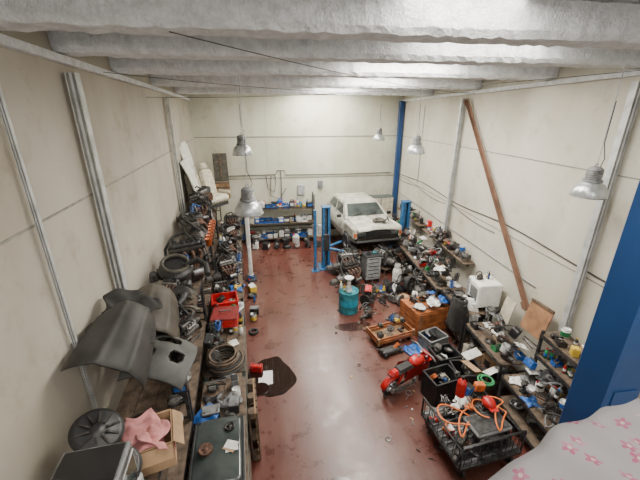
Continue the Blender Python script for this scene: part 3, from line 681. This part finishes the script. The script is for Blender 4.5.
for s in(-1,1):
    m.box((s*w/2,0,h/2),(.008,w,h),'card');m.box((0,s*w/2,h/2),(w,.008,h),'card')
    m.box((s*(w/2+.05),0,h-.04),(.11,w,.006),'card',None,0,1,(0,s*.8,0));m.box((0,s*(w/2+.05),h-.05),(w,.11,.006),'card',None,0,1,(-s*.9,0,0))
m.box((w/2+.006,0,.13),(.003,.2,.1),'dark_red')
m.obj('cardboard_box',LP(.72,2.36,2.11),AL+.2)
m=M();i_rag(m,T(0,0,0),.16,'pink');i_rag(m,T(.08,-.05,-.06,.0,.9,1),.15,'pink');i_rag(m,T(-.05,.05,.04,0,-.2,2),.13,'pink');m.obj('pink_cloth',LP(.70,2.34,2.36),0)
m=M()
w,d,h=.50,.42,.2
m.box((0,0,.01),(w,d,.02),'red')
for s in(-1,1): m.box((s*w/2,0,h/2),(.02,d,h),'red',None,.004);m.box((0,s*d/2,h/2),(w,.02,h),'red',None,.004);m.box((s*(w/2+.008),0,h-.02),(.03,d+.03,.03),'red',None,.005);m.box((0,s*(d/2+.008),h-.02),(w+.03,.03,.03),'red',None,.005)
clutter(m,-.22,.22,-.18,.18,.02,[i_bottle,i_alt,i_drill,i_pulley],.2,1,2,.08)
m.obj('red_plastic_crate',LP(1.12,6.5,1.15),AL+.1)
m=M();m.box((0,0,.1),(.50,.46,.2),'red',None,.03);m.box((0,0,.21),(.52,.48,.03),'dark_red',None,.01);m.tube([(-.1,0,.22),(-.1,0,.27),(.1,0,.27),(.1,0,.22)],.012,'black');m.obj('red_tool_case',LP(1.15,5.9,1.12),AL-.1)
m=M()
for k in range(10):
    r=.33-.014*k+.01*math.sin(k*3)
    m.torus(r,.017,rc('greasy','greasy','cast','oldwood','rubber'),T(R.uniform(-.02,.02),R.uniform(-.02,.02),.02+.022*k,R.uniform(-.05,.05),R.uniform(-.05,.05)),40,7)
for k in range(4): m.torus(.13+.03*k,.014,'olive',T(.0,0,.02+.03*k,.03,.02),30,6)
m.obj('coiled_cable',LP(1.15,4.85,.985))
m=M();m.sheet(lambda u,v:((u-.5)*.58,(v-.5)*.85,.05+.04*(1-(2*u-1)**2)),12,12,'glass',None,None,.008);m.box((0,0,.02),(.62,.9,.035),'grey',None,.01)
for s in(-1,1): m.box((s*.29,0,.05),(.03,.88,.03),'black',None,.008);m.box((0,s*.42,.05),(.6,.03,.03),'black',None,.008)
for x,y in((-.27,-.4),(.27,-.4),(-.27,.4),(.27,.4)): m.box((x,y,-.11),(.04,.04,.24),'oldwood')
clutter(m,-.25,.27,-.38,.4,.09,[i_bottle,i_wrenches,i_rag,i_pulley,i_pipes,i_paper],.2,.55)
m.obj('car_windscreen',LP(1.16,3.0,1.22),AL)
def pallet(m,t,w=1.1,l=.8):
    for i in range(6): m.box(((i-2.5)*w/5.6,0,.12),(w/7.5,l,.02),'oldwood',t);
    for i in range(3): m.box(((i-1)*w*.42,0,.01),(w/8,l,.02),'oldwood',t)
    for j in(-1,0,1):
        m.box((0,j*(l/2-.05),.098),(w,.1,.02),'wood',t)
        for i in(-1,0,1): m.box((i*w*.42,j*(l/2-.05),.055),(.12,.1,.07),'oldwood',t)
m=M();pallet(m,T(-.09,0,.49,pi/2,0,pi/2),.7,.95);m.obj('wooden_pallet',LP(1.60,4.1,0),AL)
# ------------------------------------------------------------ back wall shelving
rack('back_wall_shelving',2.9,.5,[.2,.85,1.45],(.25,13.38,0),0,'steel_dark','oldwood',2.0)
BK=[i_bin,i_bin,i_bin,i_can,i_wbox,i_wbox,i_jerry,i_bottle,i_battery]
def bkc(m):
    for z in(.2,.85,1.45):
        nx=12
        for i in range(nx):
            for r_ in range(2):
                f=R.choice(BK);tt=T(-1.38+.24*i,-.1+.2*r_,z,0,0,R.uniform(-.2,.2),1.2)
                if f is i_bin: i_bin(m,tt,rc('blue','blue','cyan','blue','white'))
                else: f(m,tt)
put('storage_bins_and_tins',bkc,(.25,13.38,0))
put('floor_workshop_goods',lambda m:clutter(m,-1.4,1.9,-.5,.2,0,[i_jerry,i_wbox,i_tire,i_battery,i_engine,i_gear,i_pump],.4,.9,2,.18),(.45,12.7,0))
m=M();m.box((0,0,.9),(1.1,.45,1.8),'bench_green',None,.015)
for s in(-1,1): m.box((s*.27,-.235,.9),(.5,.02,1.7),'cream',None,.008);m.cyl((s*.05,-.26,.8),(s*.05,-.26,1.0),.01,'steel',None,6)
m.obj('metal_locker',(4.5,13.40,0))
# ------------------------------------------------------------ right side
rack('wall_workbench',.7,2.7,[.3,.88],RP(.64,11.4),AR,'steel_dark','oldwood')
rack('wall_workbench',.7,3.0,[.3,.88],RP(.64,8.45),AR,'steel_dark','oldwood')
put('bench_tools',lambda m:(clutter(m,-.34,.33,-1.3,1.3,0,TOOLS+METAL+CANS,.27,.98,3,.13),clutter(m,-.3,.3,-1.3,1.3,-.58,METAL,.33,.9)),RP(.64,11.4,.88),AR)
put('bench_tools',lambda m:(clutter(m,-.34,.33,-1.45,1.45,0,TOOLS+METAL+METAL,.28,.98,4,.14),clutter(m,-.3,.3,-1.4,1.4,-.58,METAL,.33,.9)),RP(.64,8.45,.88),AR)
def wshelf(loc,L_,rz):
    m=M();m.box((0,0,0),(.3,L_,.025),'oldwood')
    for y in(-L_*.4,0,L_*.4): m.box((.13,y,-.1),(.02,.03,.2),'steel_dark');m.tube([(.13,y,-.19),(-.12,y,-.015)],.01,'steel_dark')
    m.obj('wall_shelf',loc,rz)
wshelf(RP(.19,8.4,1.5),2.8,AR);put('shelf_cans_and_bottles',lambda m:clutter(m,-.15,.13,-1.35,1.35,0,CANS+METAL,.27,.98,2,.14),RP(.19,8.4,1.514),AR)
wshelf(RP(.19,11.3,1.5),2.4,AR);put('shelf_cans_and_bottles',lambda m:clutter(m,-.15,.13,-1.15,1.15,0,CANS+METAL,.27,.98,2,.14),RP(.19,11.3,1.514),AR)
rack('wall_workbench',.65,1.15,[.3,.95],RP(.6,6.25),AR,'steel_dark','oldwood')
m=M();m.box((0,0,.27),(.5,.52,.54),'appliance_white',None,.02);m.box((-.255,-.04,.27),(.02,.40,.46),'appliance_white',None,.01);m.box((-.268,-.04,.27),(.01,.28,.3),'grey',None,.005);m.box((-.26,.2,.27),(.015,.09,.46),'ltgrey');
for k in range(4): m.cyl((-.27,.2,.1+.1*k),(-.255,.2,.1+.1*k),.018,'black',None,8)
m.obj('white_microwave_oven',RP(.36,6.0,1.05),AR)
put('shelf_cans_and_bottles',lambda m:clutter(m,-.2,.2,-.1,.24,0,[i_box,i_rag,i_bottle,i_pump],.2,.8),RP(.36,6.0,1.59),AR)
put('stored_workshop_goods',lambda m:clutter(m,-.28,.28,-.5,.5,0,METAL,.3,.9,2,.15),RP(.6,6.25,.3),AR)
put('bench_tools',lambda m:clutter(m,-.15,.12,-.5,.5,0,METAL,.27,.95,2,.12),RP(.80,6.3,.95),AR)
rack('wall_workbench',.62,1.3,[.3,.8],RP(.62,4.95),AR,'steel_dark','oldwood')
put('bench_tools',lambda m:(clutter(m,-.3,.3,-.62,.62,0,CANS+TOOLS+METAL,.23,.98,4,.13),clutter(m,-.29,.29,-.6,.6,-.5,METAL,.28,.9)),RP(.62,4.95,.8),AR)
rack('bottle_shelving',.42,1.3,[.35,.8,1.2,1.6],RP(.30,3.45),AR,'steel_dark','oldwood',1.65)
def bs(m):
    for z in(.35,.8,1.2,1.6): clutter(m,-.2,.2,-.62,.62,z,CANS+[i_bottle],.19,.99)
put('shelf_cans_and_bottles',bs,RP(.30,3.45,0),AR)
rack('wall_workbench',.5,1.2,[.3,.78],RP(.80,3.5),AR,'steel_dark','oldwood')
put('bench_tools',lambda m:(clutter(m,-.25,.25,-.55,.55,0,CANS+TOOLS+METAL,.22,.98,3,.12),clutter(m,-.25,.25,-.55,.55,-.48,METAL,.28,.9)),RP(.80,3.5,.78),AR)
m=M();m.box((0,0,.3),(.02,.48,.6),'ply',T(0,0,0,0,.25));m.box((-.02,0,.58),(.03,.48,.04),'oldwood',T(0,0,0,0,.25));m.obj('leaning_plywood_panel',RP(.30,4.55,1.25),AR+.1)
m=M();m.box((0,0,.25),(.02,.3,.5),'cream',T(0,0,0,0,.2));m.obj('leaning_white_board',RP(.30,5.3,1.0),AR)

# ---------- centre / right floor objects
m=M();m.box((0,0,.5),(.5,.42,.76),'grey',None,.015)
for i in range(6): m.box((0,-.215,.19+.125*i),(.44,.02,.11),'ltgrey',None,.006);m.box((0,-.235,.215+.125*i),(.36,.015,.018),'black')
m.box((0,0,.9),(.54,.46,.04),'black',None,.01);m.tube([(.27,-.15,.8),(.34,-.15,.8),(.34,.15,.8),(.27,.15,.8)],.012,'steel')
for x in(-.2,.2):
    for y in(-.16,.16): m.cyl((x-.02,y,.06),(x+.02,y,.06),.06,'black',None,12)
clutter(m,-.24,.24,-.2,.2,.92,TOOLS,.22,1)
m.obj('tool_chest',(3.0,9.35,0),.1)
m=M();m.lathe([(.001,0),(.26,0),(.265,.02),(.26,.04),(.26,.2),(.268,.215),(.26,.23),(.26,.42),(.268,.435),(.26,.45),(.26,.6),(.265,.62),(.25,.62),(.245,.57),(.001,.57)],'teal',None,28)
i_can(m,T(0,.0,.57,0,0,0,1.1));m.cyl((0,0,.78),(0,0,.85),.05,'paper',None,12);m.lathe([(.02,.85),(.03,.9),(.12,1.0),(.125,1.0),(.035,.89)],'white',None,16);i_bottle(m,T(-.1,.1,.57))
m.cyl((0,0,.24),(0,0,.4),.264,'cyan',None,28)
m.obj('waste_oil_drum',(1.90,7.7,0))
m=M();m.lathe([(.001,0),(.13,0),(.14,.03),(.14,.42),(.12,.5),(.06,.55),(.04,.57),(.001,.57)],'white',None,20);m.lathe([(.08,.54),(.1,.6),(.09,.66)],'white',None,16);m.cyl((0,0,.55),(0,0,.62),.02,'steel',None,8);m.torus(.14,.01,'ltgrey',T(0,0,.2),20,6);m.obj('white_gas_cylinder',(3.75,9.0,0))
for(x,y,s,rz) in((2.2,8.75,1.2,.4),(2.6,9.9,1.2,1.5),(2.25,9.6,1.1,.1),(3.6,9.9,1.2,2.1),(4.05,7.9,1.1,.9),(4.1,9.9,1.0,.4),(3.1,10.5,1.2,.2)):
    m=M()
    for a in(-1,1):
        for b_ in(-1,1): m.box((a*.18*s,b_*.12*s,.1),(.05,.05,.2),'oldwood')
    m.box((0,0,.21),(.5*s,.35*s,.03),'oldwood');engine(m,T(0,0,.225),s,rc('cast','greasy'));m.obj('car_engine',(x,y,0),rz)
for(x,y,s,rz) in((2.0,9.9,1.0,2.5),(2.75,8.5,1.1,.2),(3.35,8.7,1.0,1.4),(2.55,8.0,1.0,.7),(3.3,7.9,1.0,2.2)):
    m=M();gearbox(m,T(),s);m.obj('gearbox',(x,y,0),rz)
for(x,y,z) in((4.25,7.1,0),(4.25,7.1,.19),(4.25,7.1,.38),(3.95,10.4,0),(3.95,10.4,.19)):
    m=M();tire(m,T(0,0,0),.29,.185,'steel_dark');m.obj('car_wheel',(x,y,z))
for(x,y,rz) in((3.95,8.45,.3),(4.35,6.6,2)):
    m=M();tire(m,T(0,0,.28,pi/2-.12,0,0),.28,.17,'alu');m.obj('car_wheel',(x,y,0),rz)
put('floor_workshop_goods',lambda m:clutter(m,-.3,.4,-.6,.6,0,ALLK+METAL,.36,.95,3,.16),(3.55,7.95,0),.2)
put('floor_workshop_goods',lambda m:clutter(m,-.35,.35,-.5,.5,0,METAL+CANS,.34,.95,2,.15),(2.75,7.95,0),-.2)
put('floor_workshop_goods',lambda m:clutter(m,-.9,.8,-.35,.35,0,METAL,.36,.95,3,.2),(3.1,10.45,0),0)
put('floor_workshop_goods',lambda m:clutter(m,-.3,.35,-.55,.55,0,ALLK+METAL,.36,.95,3,.15),(4.1,9.2,0),0)
put('floor_workshop_goods',lambda m:clutter(m,-.25,.25,-.3,.3,0,METAL,.25,.85,1,.14),(3.3,5.75,0),0)
put('floor_workshop_goods',lambda m:clutter(m,-.2,.2,-.5,.5,0,METAL,.28,.8,1,.14),(2.35,7.3,0),0)
put('floor_workshop_goods',lambda m:clutter(m,-.2,.2,-.5,.5,0,METAL+CANS,.28,.8,2,.14),(4.2,7.7,0),0)
put('floor_workshop_goods',lambda m:clutter(m,-.3,.3,-.3,.3,0,METAL+TOOLS,.3,.95,2,.14),(4.1,5.35,0),0)
def bag(name,c,loc,s,seed):
    q=random.Random(seed);ph=[q.random()*6 for _ in range(6)]
    m=M();n=22;k=14;vs=[]
    for i in range(k+1):
        f=i/k;z=s*1.1*f;r=s*(.55*math.sin(pi*min(1,f*1.05)**.7)+.05)*(1 if f<.85 else .6)
        if i==0:r=s*.38
        for j in range(n):
            a=2*pi*j/n;rr=r*(1+.14*math.sin(3*a+ph[0]+f*4)+.09*math.sin(7*a+ph[1]-f*6)+.05*math.sin(11*a+ph[2]+f*9));vs.append((rr*math.cos(a),rr*math.sin(a),z))
    fs=[(i*n+j,i*n+(j+1)%n,(i+1)*n+(j+1)%n,(i+1)*n+j) for i in range(k) for j in range(n)]+[list(range(n)),list(range(k*n,k*n+n))]
    m.add(vs,fs,c,None,True);m.obj(name,loc)
bag('black_plastic_bag','gloss_black',(3.45,8.3,0),.45,1)
m=M()
for a in(0,pi/2,pi,-pi/2): m.tube([(0,0,.12),(.22*math.cos(a),.22*math.sin(a),.03)],.015,'steel_dark')
m.cyl((0,0,.1),(0,0,1.25),.016,'steel_dark',None,8);m.cyl((-.35,0,1.2),(.35,0,1.2),.012,'steel_dark',None,8)
def garment(x,c,w,l,seed):
    def fn(u,v):
        ww=w*(.55+.45*min(1,v*4))*(1+.12*v)
        a=2*pi*u
        fold=1+.16*math.sin(a*4+seed)*v+.08*math.sin(a*7+seed*2)*v
        return (x+.5*.26*math.cos(a)*fold*(.5+.5*min(1,v*5)),.5*ww*math.sin(a)*fold,1.22-.06*min(1,v*4)-l*v)
    m.sheet(fn,28,16,c,None,None,.004)
    for s in(-1,1):
        m.tube([(x,s*w*.42,1.12),(x+.04,s*w*.56,.95),(x+.05,s*w*.60,.72)],.05,c,None,9)
garment(-.24,'black_cloth',.40,.70,1.0);garment(.02,'white_cloth',.40,.66,2.3);garment(.27,'black_cloth',.40,.8,4.0)
m.obj('clothes_stand',(4.22,6.0,0),.2)
m=M();w,d,h=.95,.75,.55
m.box((0,0,h/2+.03),(w-.04,d-.04,h),'leather',None,.01)
for k in range(4):
    z=.09+.14*k
    for s in(-1,1): m.box((0,s*d/2,z),(w,.025,.125),'leather',None,.005);m.box((s*w/2,0,z),(.025,d,.125),'leather',None,.005)
for s in(-1,1):
    for q in(-1,1): m.box((s*w*.42,q*(d/2+.015),h/2+.03),(.07,.02,h),'ply');m.box((s*w*.46,q*d*.44,.02),(.08,.08,.05),'oldwood')
for k in range(5): m.box((0,-d/2+d*(k+.5)/5,h+.045),(w+.03,d/5-.008,.03),'leather',None,.004)
m.obj('orange_wooden_chest',(3.65,6.80,0),.2)
put('chest_top_tools',lambda m:clutter(m,-.42,.42,-.34,.34,0,[i_rag,i_drill,i_bottle,i_paper,i_coil,i_wbox,i_hose,i_pump,i_rag],.25,.98,3,.08),(3.65,6.80,.61),.2)
m=M();w,d=.95,.5
for i in range(5): m.box((0,-d/2+d*(i+.5)/5,.12),(w,d/5-.01,.02),'wood')
for s in(-1,1):
    for z in(.17,.25): m.box((0,s*d/2,z),(w+.04,.02,.06),'leather');m.box((s*w/2,0,z),(.02,d,.06),'leather')
    for q in(-1,1):
        m.box((s*w/2,q*d/2,.2),(.05,.05,.18),'wood');m.cyl((s*w*.42-.02,q*d*.38,.055),(s*w*.42+.02,q*d*.38,.055),.055,'black',None,12);m.box((s*w*.42,q*d*.38,.095),(.05,.05,.04),'steel')
clutter(m,-.44,.44,-.22,.22,.13,[i_pipes,i_wrenches,i_alt,i_pulley,i_disc,i_spring,i_hose,i_pump,i_drill],.24,1,4,.09)
m.obj('wooden_parts_crate',(2.60,6.35,0),.25)
m=M();m.box((0,0,.08),(.5,.2,.1),'steel_dark',None,.02);m.cyl((-.2,-.13,.05),(-.2,.13,.05),.05,'black',None,12);m.cyl((.22,-.13,.04),(.22,.13,.04),.04,'black',None,12);m.cyl((.1,0,.1),(.2,0,.2),.04,'orange',None,12);m.cyl((-.2,0,.12),(-.55,0,.35),.015,'steel',None,8);m.obj('trolley_jack',(2.45,5.85,0),.3)
def moto(loc,rz):
    m=M();r=.21
    lean=T(0,0,0,.16)
    for x in(-.46,.46):
        t=lean@T(x,-.045,r,-pi/2)
        m.lathe([(r*.66,.01),(r*.8,0),(r*.96,.015),(r,.045),(r*.96,.075),(r*.8,.09),(r*.66,.08),(r*.66,.01)],'rubber',t,26)
        m.lathe([(r*.66,.02),(r*.6,.045),(r*.66,.07)],'steel',t,26);m.cyl((0,0,-.02),(0,0,.11),.03,'steel',t,10)
        for k in range(6): a=k*pi/3;m.cyl((.02*math.cos(a),.02*math.sin(a),.045),(r*.63*math.cos(a),r*.63*math.sin(a),.045),.009,'steel',t,5)
        m.lathe([(r*1.08,-.06),(r*1.14,-.03),(r*1.15,0),(r*1.14,.03),(r*1.08,.06)],'red',lean@T(x,0,r,pi/2),16,(.1 if x>0 else .15)*pi,(.8 if x>0 else .95)*pi)
    for s in(-.075,.075):
        m.cyl((.46,s,r),(.30,s*.9,.66),.02,'steel',lean,8);m.cyl((-.46,s,r),(-.05,s,.26),.02,'steel_dark',lean,6);m.cyl((-.36,s,.27),(-.28,s,.52),.022,'red',lean,8)
    m.tube([(.33,0,.60),(.1,0,.50),(-.25,0,.50),(-.45,0,.56)],.025,'dark_red',lean,8);m.tube([(.33,0,.58),(.2,0,.25),(-.08,0,.2),(-.15,0,.48)],.022,'dark_red',lean,8)
    m.box((.05,0,.30),(.26,.2,.2),'cast',lean,.03)
    for k in range(5): m.box((.1,0,.38+.018*k),(.14,.17,.008),'alu',lean)
    m.sph((.12,0,.58),.16,'red',lean,16,(1.15,.72,.62));m.cyl((.15,0,.66),(.15,0,.69),.03,'steel',lean,10)
    m.box((-.22,0,.57),(.40,.2,.08),'black',lean,.035,.9);m.box((-.46,0,.56),(.2,.16,.10),'red',lean,.035,.8);m.box((-.57,0,.54),(.03,.09,.05),'dark_red',lean,.01)
    for s in(-1,1):
        m.sheet(lambda u,v:(.36-.62*u,s*(.13-.03*math.sin(pi*u)),.22+.30*v+.08*u),8,6,'red',lean,None,.012)
    m.box((.36,0,.60),(.09,.22,.20),'red',lean,.035,.85);m.box((.41,0,.61),(.02,.13,.09),'paper',lean,.008)
    m.tube([(.25,-.30,.76),(.28,-.2,.78),(.30,-.05,.72),(.30,.05,.72),(.28,.2,.78),(.25,.30,.76)],.012,'steel',lean,7)
    for s in(-1,1): m.cyl((.265,s*.19,.775),(.235,s*.31,.76),.018,'black',lean,8);m.cyl((.30,s*.15,.78),(.31,s*.19,.9),.005,'black',lean,5);m.sph((.31,s*.2,.92),.04,'black',lean,10,(.4,1.2,.8))
    m.tube([(.12,-.1,.22),(.0,-.14,.16),(-.25,-.15,.18)],.02,'steel',lean,8);m.cyl((-.25,-.15,.18),(-.6,-.16,.3),.04,'steel',lean,12)
    m.cyl((-.05,.06,.2),(-.10,.22,.0),.012,'steel_dark',None,6);m.cyl((.02,-.2,.2),(.02,.2,.2),.014,'black',lean,6)
    m.obj('red_motorcycle',loc,rz)
moto((2.45,4.95,0),.42)
m=M();W_,D_=1.05,1.0
m.box((0,0,.30),(W_,D_,.03),'steel_dark')
for i in range(9): m.box((0,-D_/2+D_*(i+.5)/9,.32),(W_-.04,.03,.012),'grey')
for s in(-1,1):
    m.tube([(s*W_/2,-D_/2,.3),(s*W_/2,-D_/2,.62),(s*W_/2,D_/2,.62),(s*W_/2,D_/2,.3)],.018,'steel_dark',None,8);m.box((s*W_/2,0,.28),(.04,D_,.05),'steel_dark');m.box((0,s*D_/2,.28),(W_,.04,.05),'steel_dark')
    for k in range(8): m.cyl((s*W_/2,-D_/2+D_*(k+.5)/8,.3),(s*W_/2,-D_/2+D_*(k+.5)/8,.62),.006,'steel_dark',None,5)
    for q in(-1,1): m.cyl((s*.42-.02,q*.4,.1),(s*.42+.02,q*.4,.1),.10,'black',None,16);m.box((s*.42,q*.4,.22),(.07,.07,.09),'steel')
m.tube([(-W_/2,-D_/2,.62),(-W_/2,-D_/2,.70),(W_/2,-D_/2,.70),(W_/2,-D_/2,.62)],.018,'steel_dark',None,8)
for k in range(9): m.cyl((-W_/2+W_*(k+.5)/9,-D_/2,.3),(-W_/2+W_*(k+.5)/9,-D_/2,.70),.006,'steel_dark',None,5)
m.obj('platform_trolley',(2.90,3.55,0),.12)
def tl(m):
    clutter(m,-.5,.5,-.48,.48,0,METAL+[i_wbox,i_rdrill,i_wrenches,i_paper,i_rtin,i_rtin],.25,.98,3,.12)
    m.box((.1,-.22,.33),(.60,.36,.06),'grey',None,.02);m.box((.1,-.22,.365),(.54,.31,.012),'steel_dark',None,.004)
    for x in(-.15,.35):
        for y in(-.36,-.08): m.box((x,y,.15),(.03,.03,.31),'steel_dark')
    clutter(m,-.35,.5,.0,.48,.30,[i_wbox,i_rdrill,i_wrenches,i_paper,i_coil,i_rtin,i_bottle],.22,.85,2,.1)
put('trolley_tools',tl,(2.90,3.55,.33),.12)
for (x,y,z,a) in((3.2,3.45,.68,0),(2.62,3.45,.66,1.2)):
    m=M();K=46;pts=[]
    for i in range(K): a_=i*.27+a;pts.append((.20*math.sin(a_)+.06*math.sin(a_*.37),.26*math.sin(a_*.71+1)+.06*math.cos(a_*1.9),.05+.05*math.sin(a_*.53)))
    m.tube(pts,.012,'cable_orange',None,6);m.obj('orange_extension_cable',(x,y,z))
m=M();m.sph((0,0,.06),.10,'red',None,16,(1,1.15,.8));m.box((0,-.11,.05),(.13,.12,.012),'red',None,.005);m.obj('red_cap',(3.18,3.58,.74))
m=M();m.torus(.12,.018,'green',T(0,0,.02),28,8);m.torus(.09,.016,'green',T(.02,0,.03),28,8);m.obj('green_hose_coil',(3.4,4.0,.80))
m=M();m.cyl((0,0,0),(0,0,.26),.075,'red',None,16);m.lathe([(.075,.26),(.05,.30),(.02,.32)],'red',None,16);m.cyl((0,0,.31),(0,0,.37),.02,'black',None,8);m.tube([(0,0,.36),(.08,0,.38),(.1,0,.25)],.01,'black');m.obj('red_fire_extinguisher',(2.9,3.9,.68))
def opencrate(name,c,loc,rz,w=.5,d=.4,h=.3,kinds=TOOLS):
    m=M();m.box((0,0,.01),(w,d,.02),c)
    for s in(-1,1):
        m.box((s*w/2,0,h/2),(.02,d,h),c,None,.004);m.box((0,s*d/2,h/2),(w,.02,h),c,None,.004);m.box((s*w/2,0,h),(.035,d+.03,.025),c,None,.005);m.box((0,s*d/2,h),(w+.03,.035,.025),c,None,.005)
        for k in range(4): m.box((s*(w/2+.012),-d/2+d*(k+.5)/4,h/2),(.012,.03,h*.8),c)
    clutter(m,-w/2+.04,w/2-.04,-d/2+.04,d/2-.04,.03,kinds,.2,1,5,h*.24);m.obj(name,loc,rz)
opencrate('black_plastic_crate','black',(2.95,4.55,0),.2,.55,.4,.5,[i_wbox,i_rag,i_pipes,i_wrenches,i_pump,i_hose,i_rtin])
opencrate('black_plastic_crate','black',(3.5,4.65,0),-.1,.5,.42,.5,METAL)
opencrate('black_plastic_crate','black',(3.35,5.2,0),.1,.5,.42,.45,METAL)
opencrate('black_plastic_crate','grey',(3.45,5.9,0),.3,.5,.4,.35,METAL)
m=M();w,h=.42,.4
m.box((0,0,.005),(w,w*.8,.01),'card')
for s in(-1,1):
    m.box((s*w/2,0,h/2),(.008,w*.8,h),'card');m.box((0,s*w*.4,h/2),(w,.008,h),'card')
    m.box((s*(w/2+.09),0,h+.03),(.2,w*.8,.006),'card',None,0,1,(0,-s*.3,0));m.box((0,s*(w*.4+.08),h+.02),(w,.18,.006),'paper',None,0,1,(s*.3,0,0))
clutter(m,-.17,.17,-.13,.13,.05,[i_rag,i_paper,i_bottle],.17,1,2,.15)
m.obj('cardboard_box',(3.85,4.72,.12),.3)
m=M();m.box((0,0,.06),(.6,.5,.12),'oldwood',None,.01);m.obj('wooden_platform',(3.85,4.72,0),.3)
m=M();m.box((0,0,.26),(.02,.5,.4),'cream',T(0,0,0,0,.3));m.obj('leaning_white_board',(4.0,5.15,0),.9)
m=M();m.lathe([(.001,.01),(.18,.01),(.2,.09),(.205,.09),(.185,0),(.001,0)],'black',None,20);m.obj('oil_drain_pan',(3.0,7.0,0))
m=M();i_rag(m,T(),.2,'blue');m.obj('blue_rag',(3.0,5.85,0))

# ------------------------------------------------------------ mezzanine rail with cloth
quadbox('mezzanine_floor',[(WL(-.5)+.05,-1.5),(WR(-.5)-.05,-1.5),(WR(-.5)-.05,.42),(WL(-.5)+.0,.42)],3.2,3.38,'ltgrey')
m=M()
for x in(.6,1.2,1.95): m.box((x,.42,3.70),(.04,.04,.66),'blue_steel')
m.box((1.25,.42,4.03),(1.45,.05,.04),'blue_steel');m.box((1.25,.42,3.6),(1.45,.03,.03),'blue_steel');m.obj('guard_rail')
m=M()
def cl(u,v):
    x=.44+1.65*u
    ry=.53+.17*min(1,(x-.44)/.6)
    edge=min(1,(x-.44)/.25);zt=4.03+.09*edge**.6
    fold=.020*math.sin(x*17)+.012*math.sin(x*31+1)
    if v<.45:
        k=v/.45;y=-.15+(ry+.15)*k+fold*.5;z=zt+.03*math.sin(k*3.14)+.02*math.sin(x*9+k*8)+.016*math.sin(k*14+x*7)+.010*math.sin(x*40+k*9)-.02*k**4
    else:
        k=(v-.45)/.55;y=ry+.07*math.sin(k*1.57)+fold*(.5+k);z=zt-.02-.62*k
    return (x,y,z)
m.sheet(cl,90,60,'floral_cloth',None,None,.004)
o=m.obj('floral_cloth')
uvl=o.data.uv_layers.new(name='UVMap')
for p in o.data.polygons:
    for li in p.loop_indices:
        v=o.data.vertices[o.data.loops[li].vertex_index].co;uvl.data[li].uv=(v.x,v.y-(v.z-4.0)*(1 if v.z<4.0 else .3))

# ------------------------------------------------------------ lights
def area(name,loc,sx,sy,e,rot=(0,0,0),c=(1,.94,.84)):
    l=bpy.data.lights.new(name,'AREA');l.shape='RECTANGLE';l.size=sx;l.size_y=sy;l.energy=e;l.color=c
    o=bpy.data.objects.new(name,l);o.location=loc;o.rotation_euler=rot;COL.objects.link(o)
LZ=CZ-.03
area('skylight_and_fill_light',(2.2,5.0,LZ),1.4,.9,120);area('skylight_and_fill_light',(2.4,7.1,LZ),1.3,1.4,150);area('skylight_and_fill_light',(2.1,9.6,LZ),1.2,1.8,160);area('skylight_and_fill_light',(2.0,12.4,LZ),1.8,1.5,200)
area('skylight_and_fill_light',(1.2,-.6,5.45),4.5,1.5,150,(math.radians(35),0,0))  # unseen fill lamp added above the camera, with no skylight panel over it
w=bpy.data.worlds.new('world');bpy.context.scene.world=w;w.use_nodes=True
bg=w.node_tree.nodes['Background'];bg.inputs[0].default_value=(1,.98,.95,1);bg.inputs[1].default_value=1.2

cam=bpy.data.cameras.new('camera');cam.sensor_width=36;cam.lens=335/640*36;cam.clip_start=.02
o=bpy.data.objects.new('camera',cam);o.location=(0,0,5);o.rotation_euler=(math.radians(90-20.5),0,math.radians(-8.3))
COL.objects.link(o);bpy.context.scene.camera=o
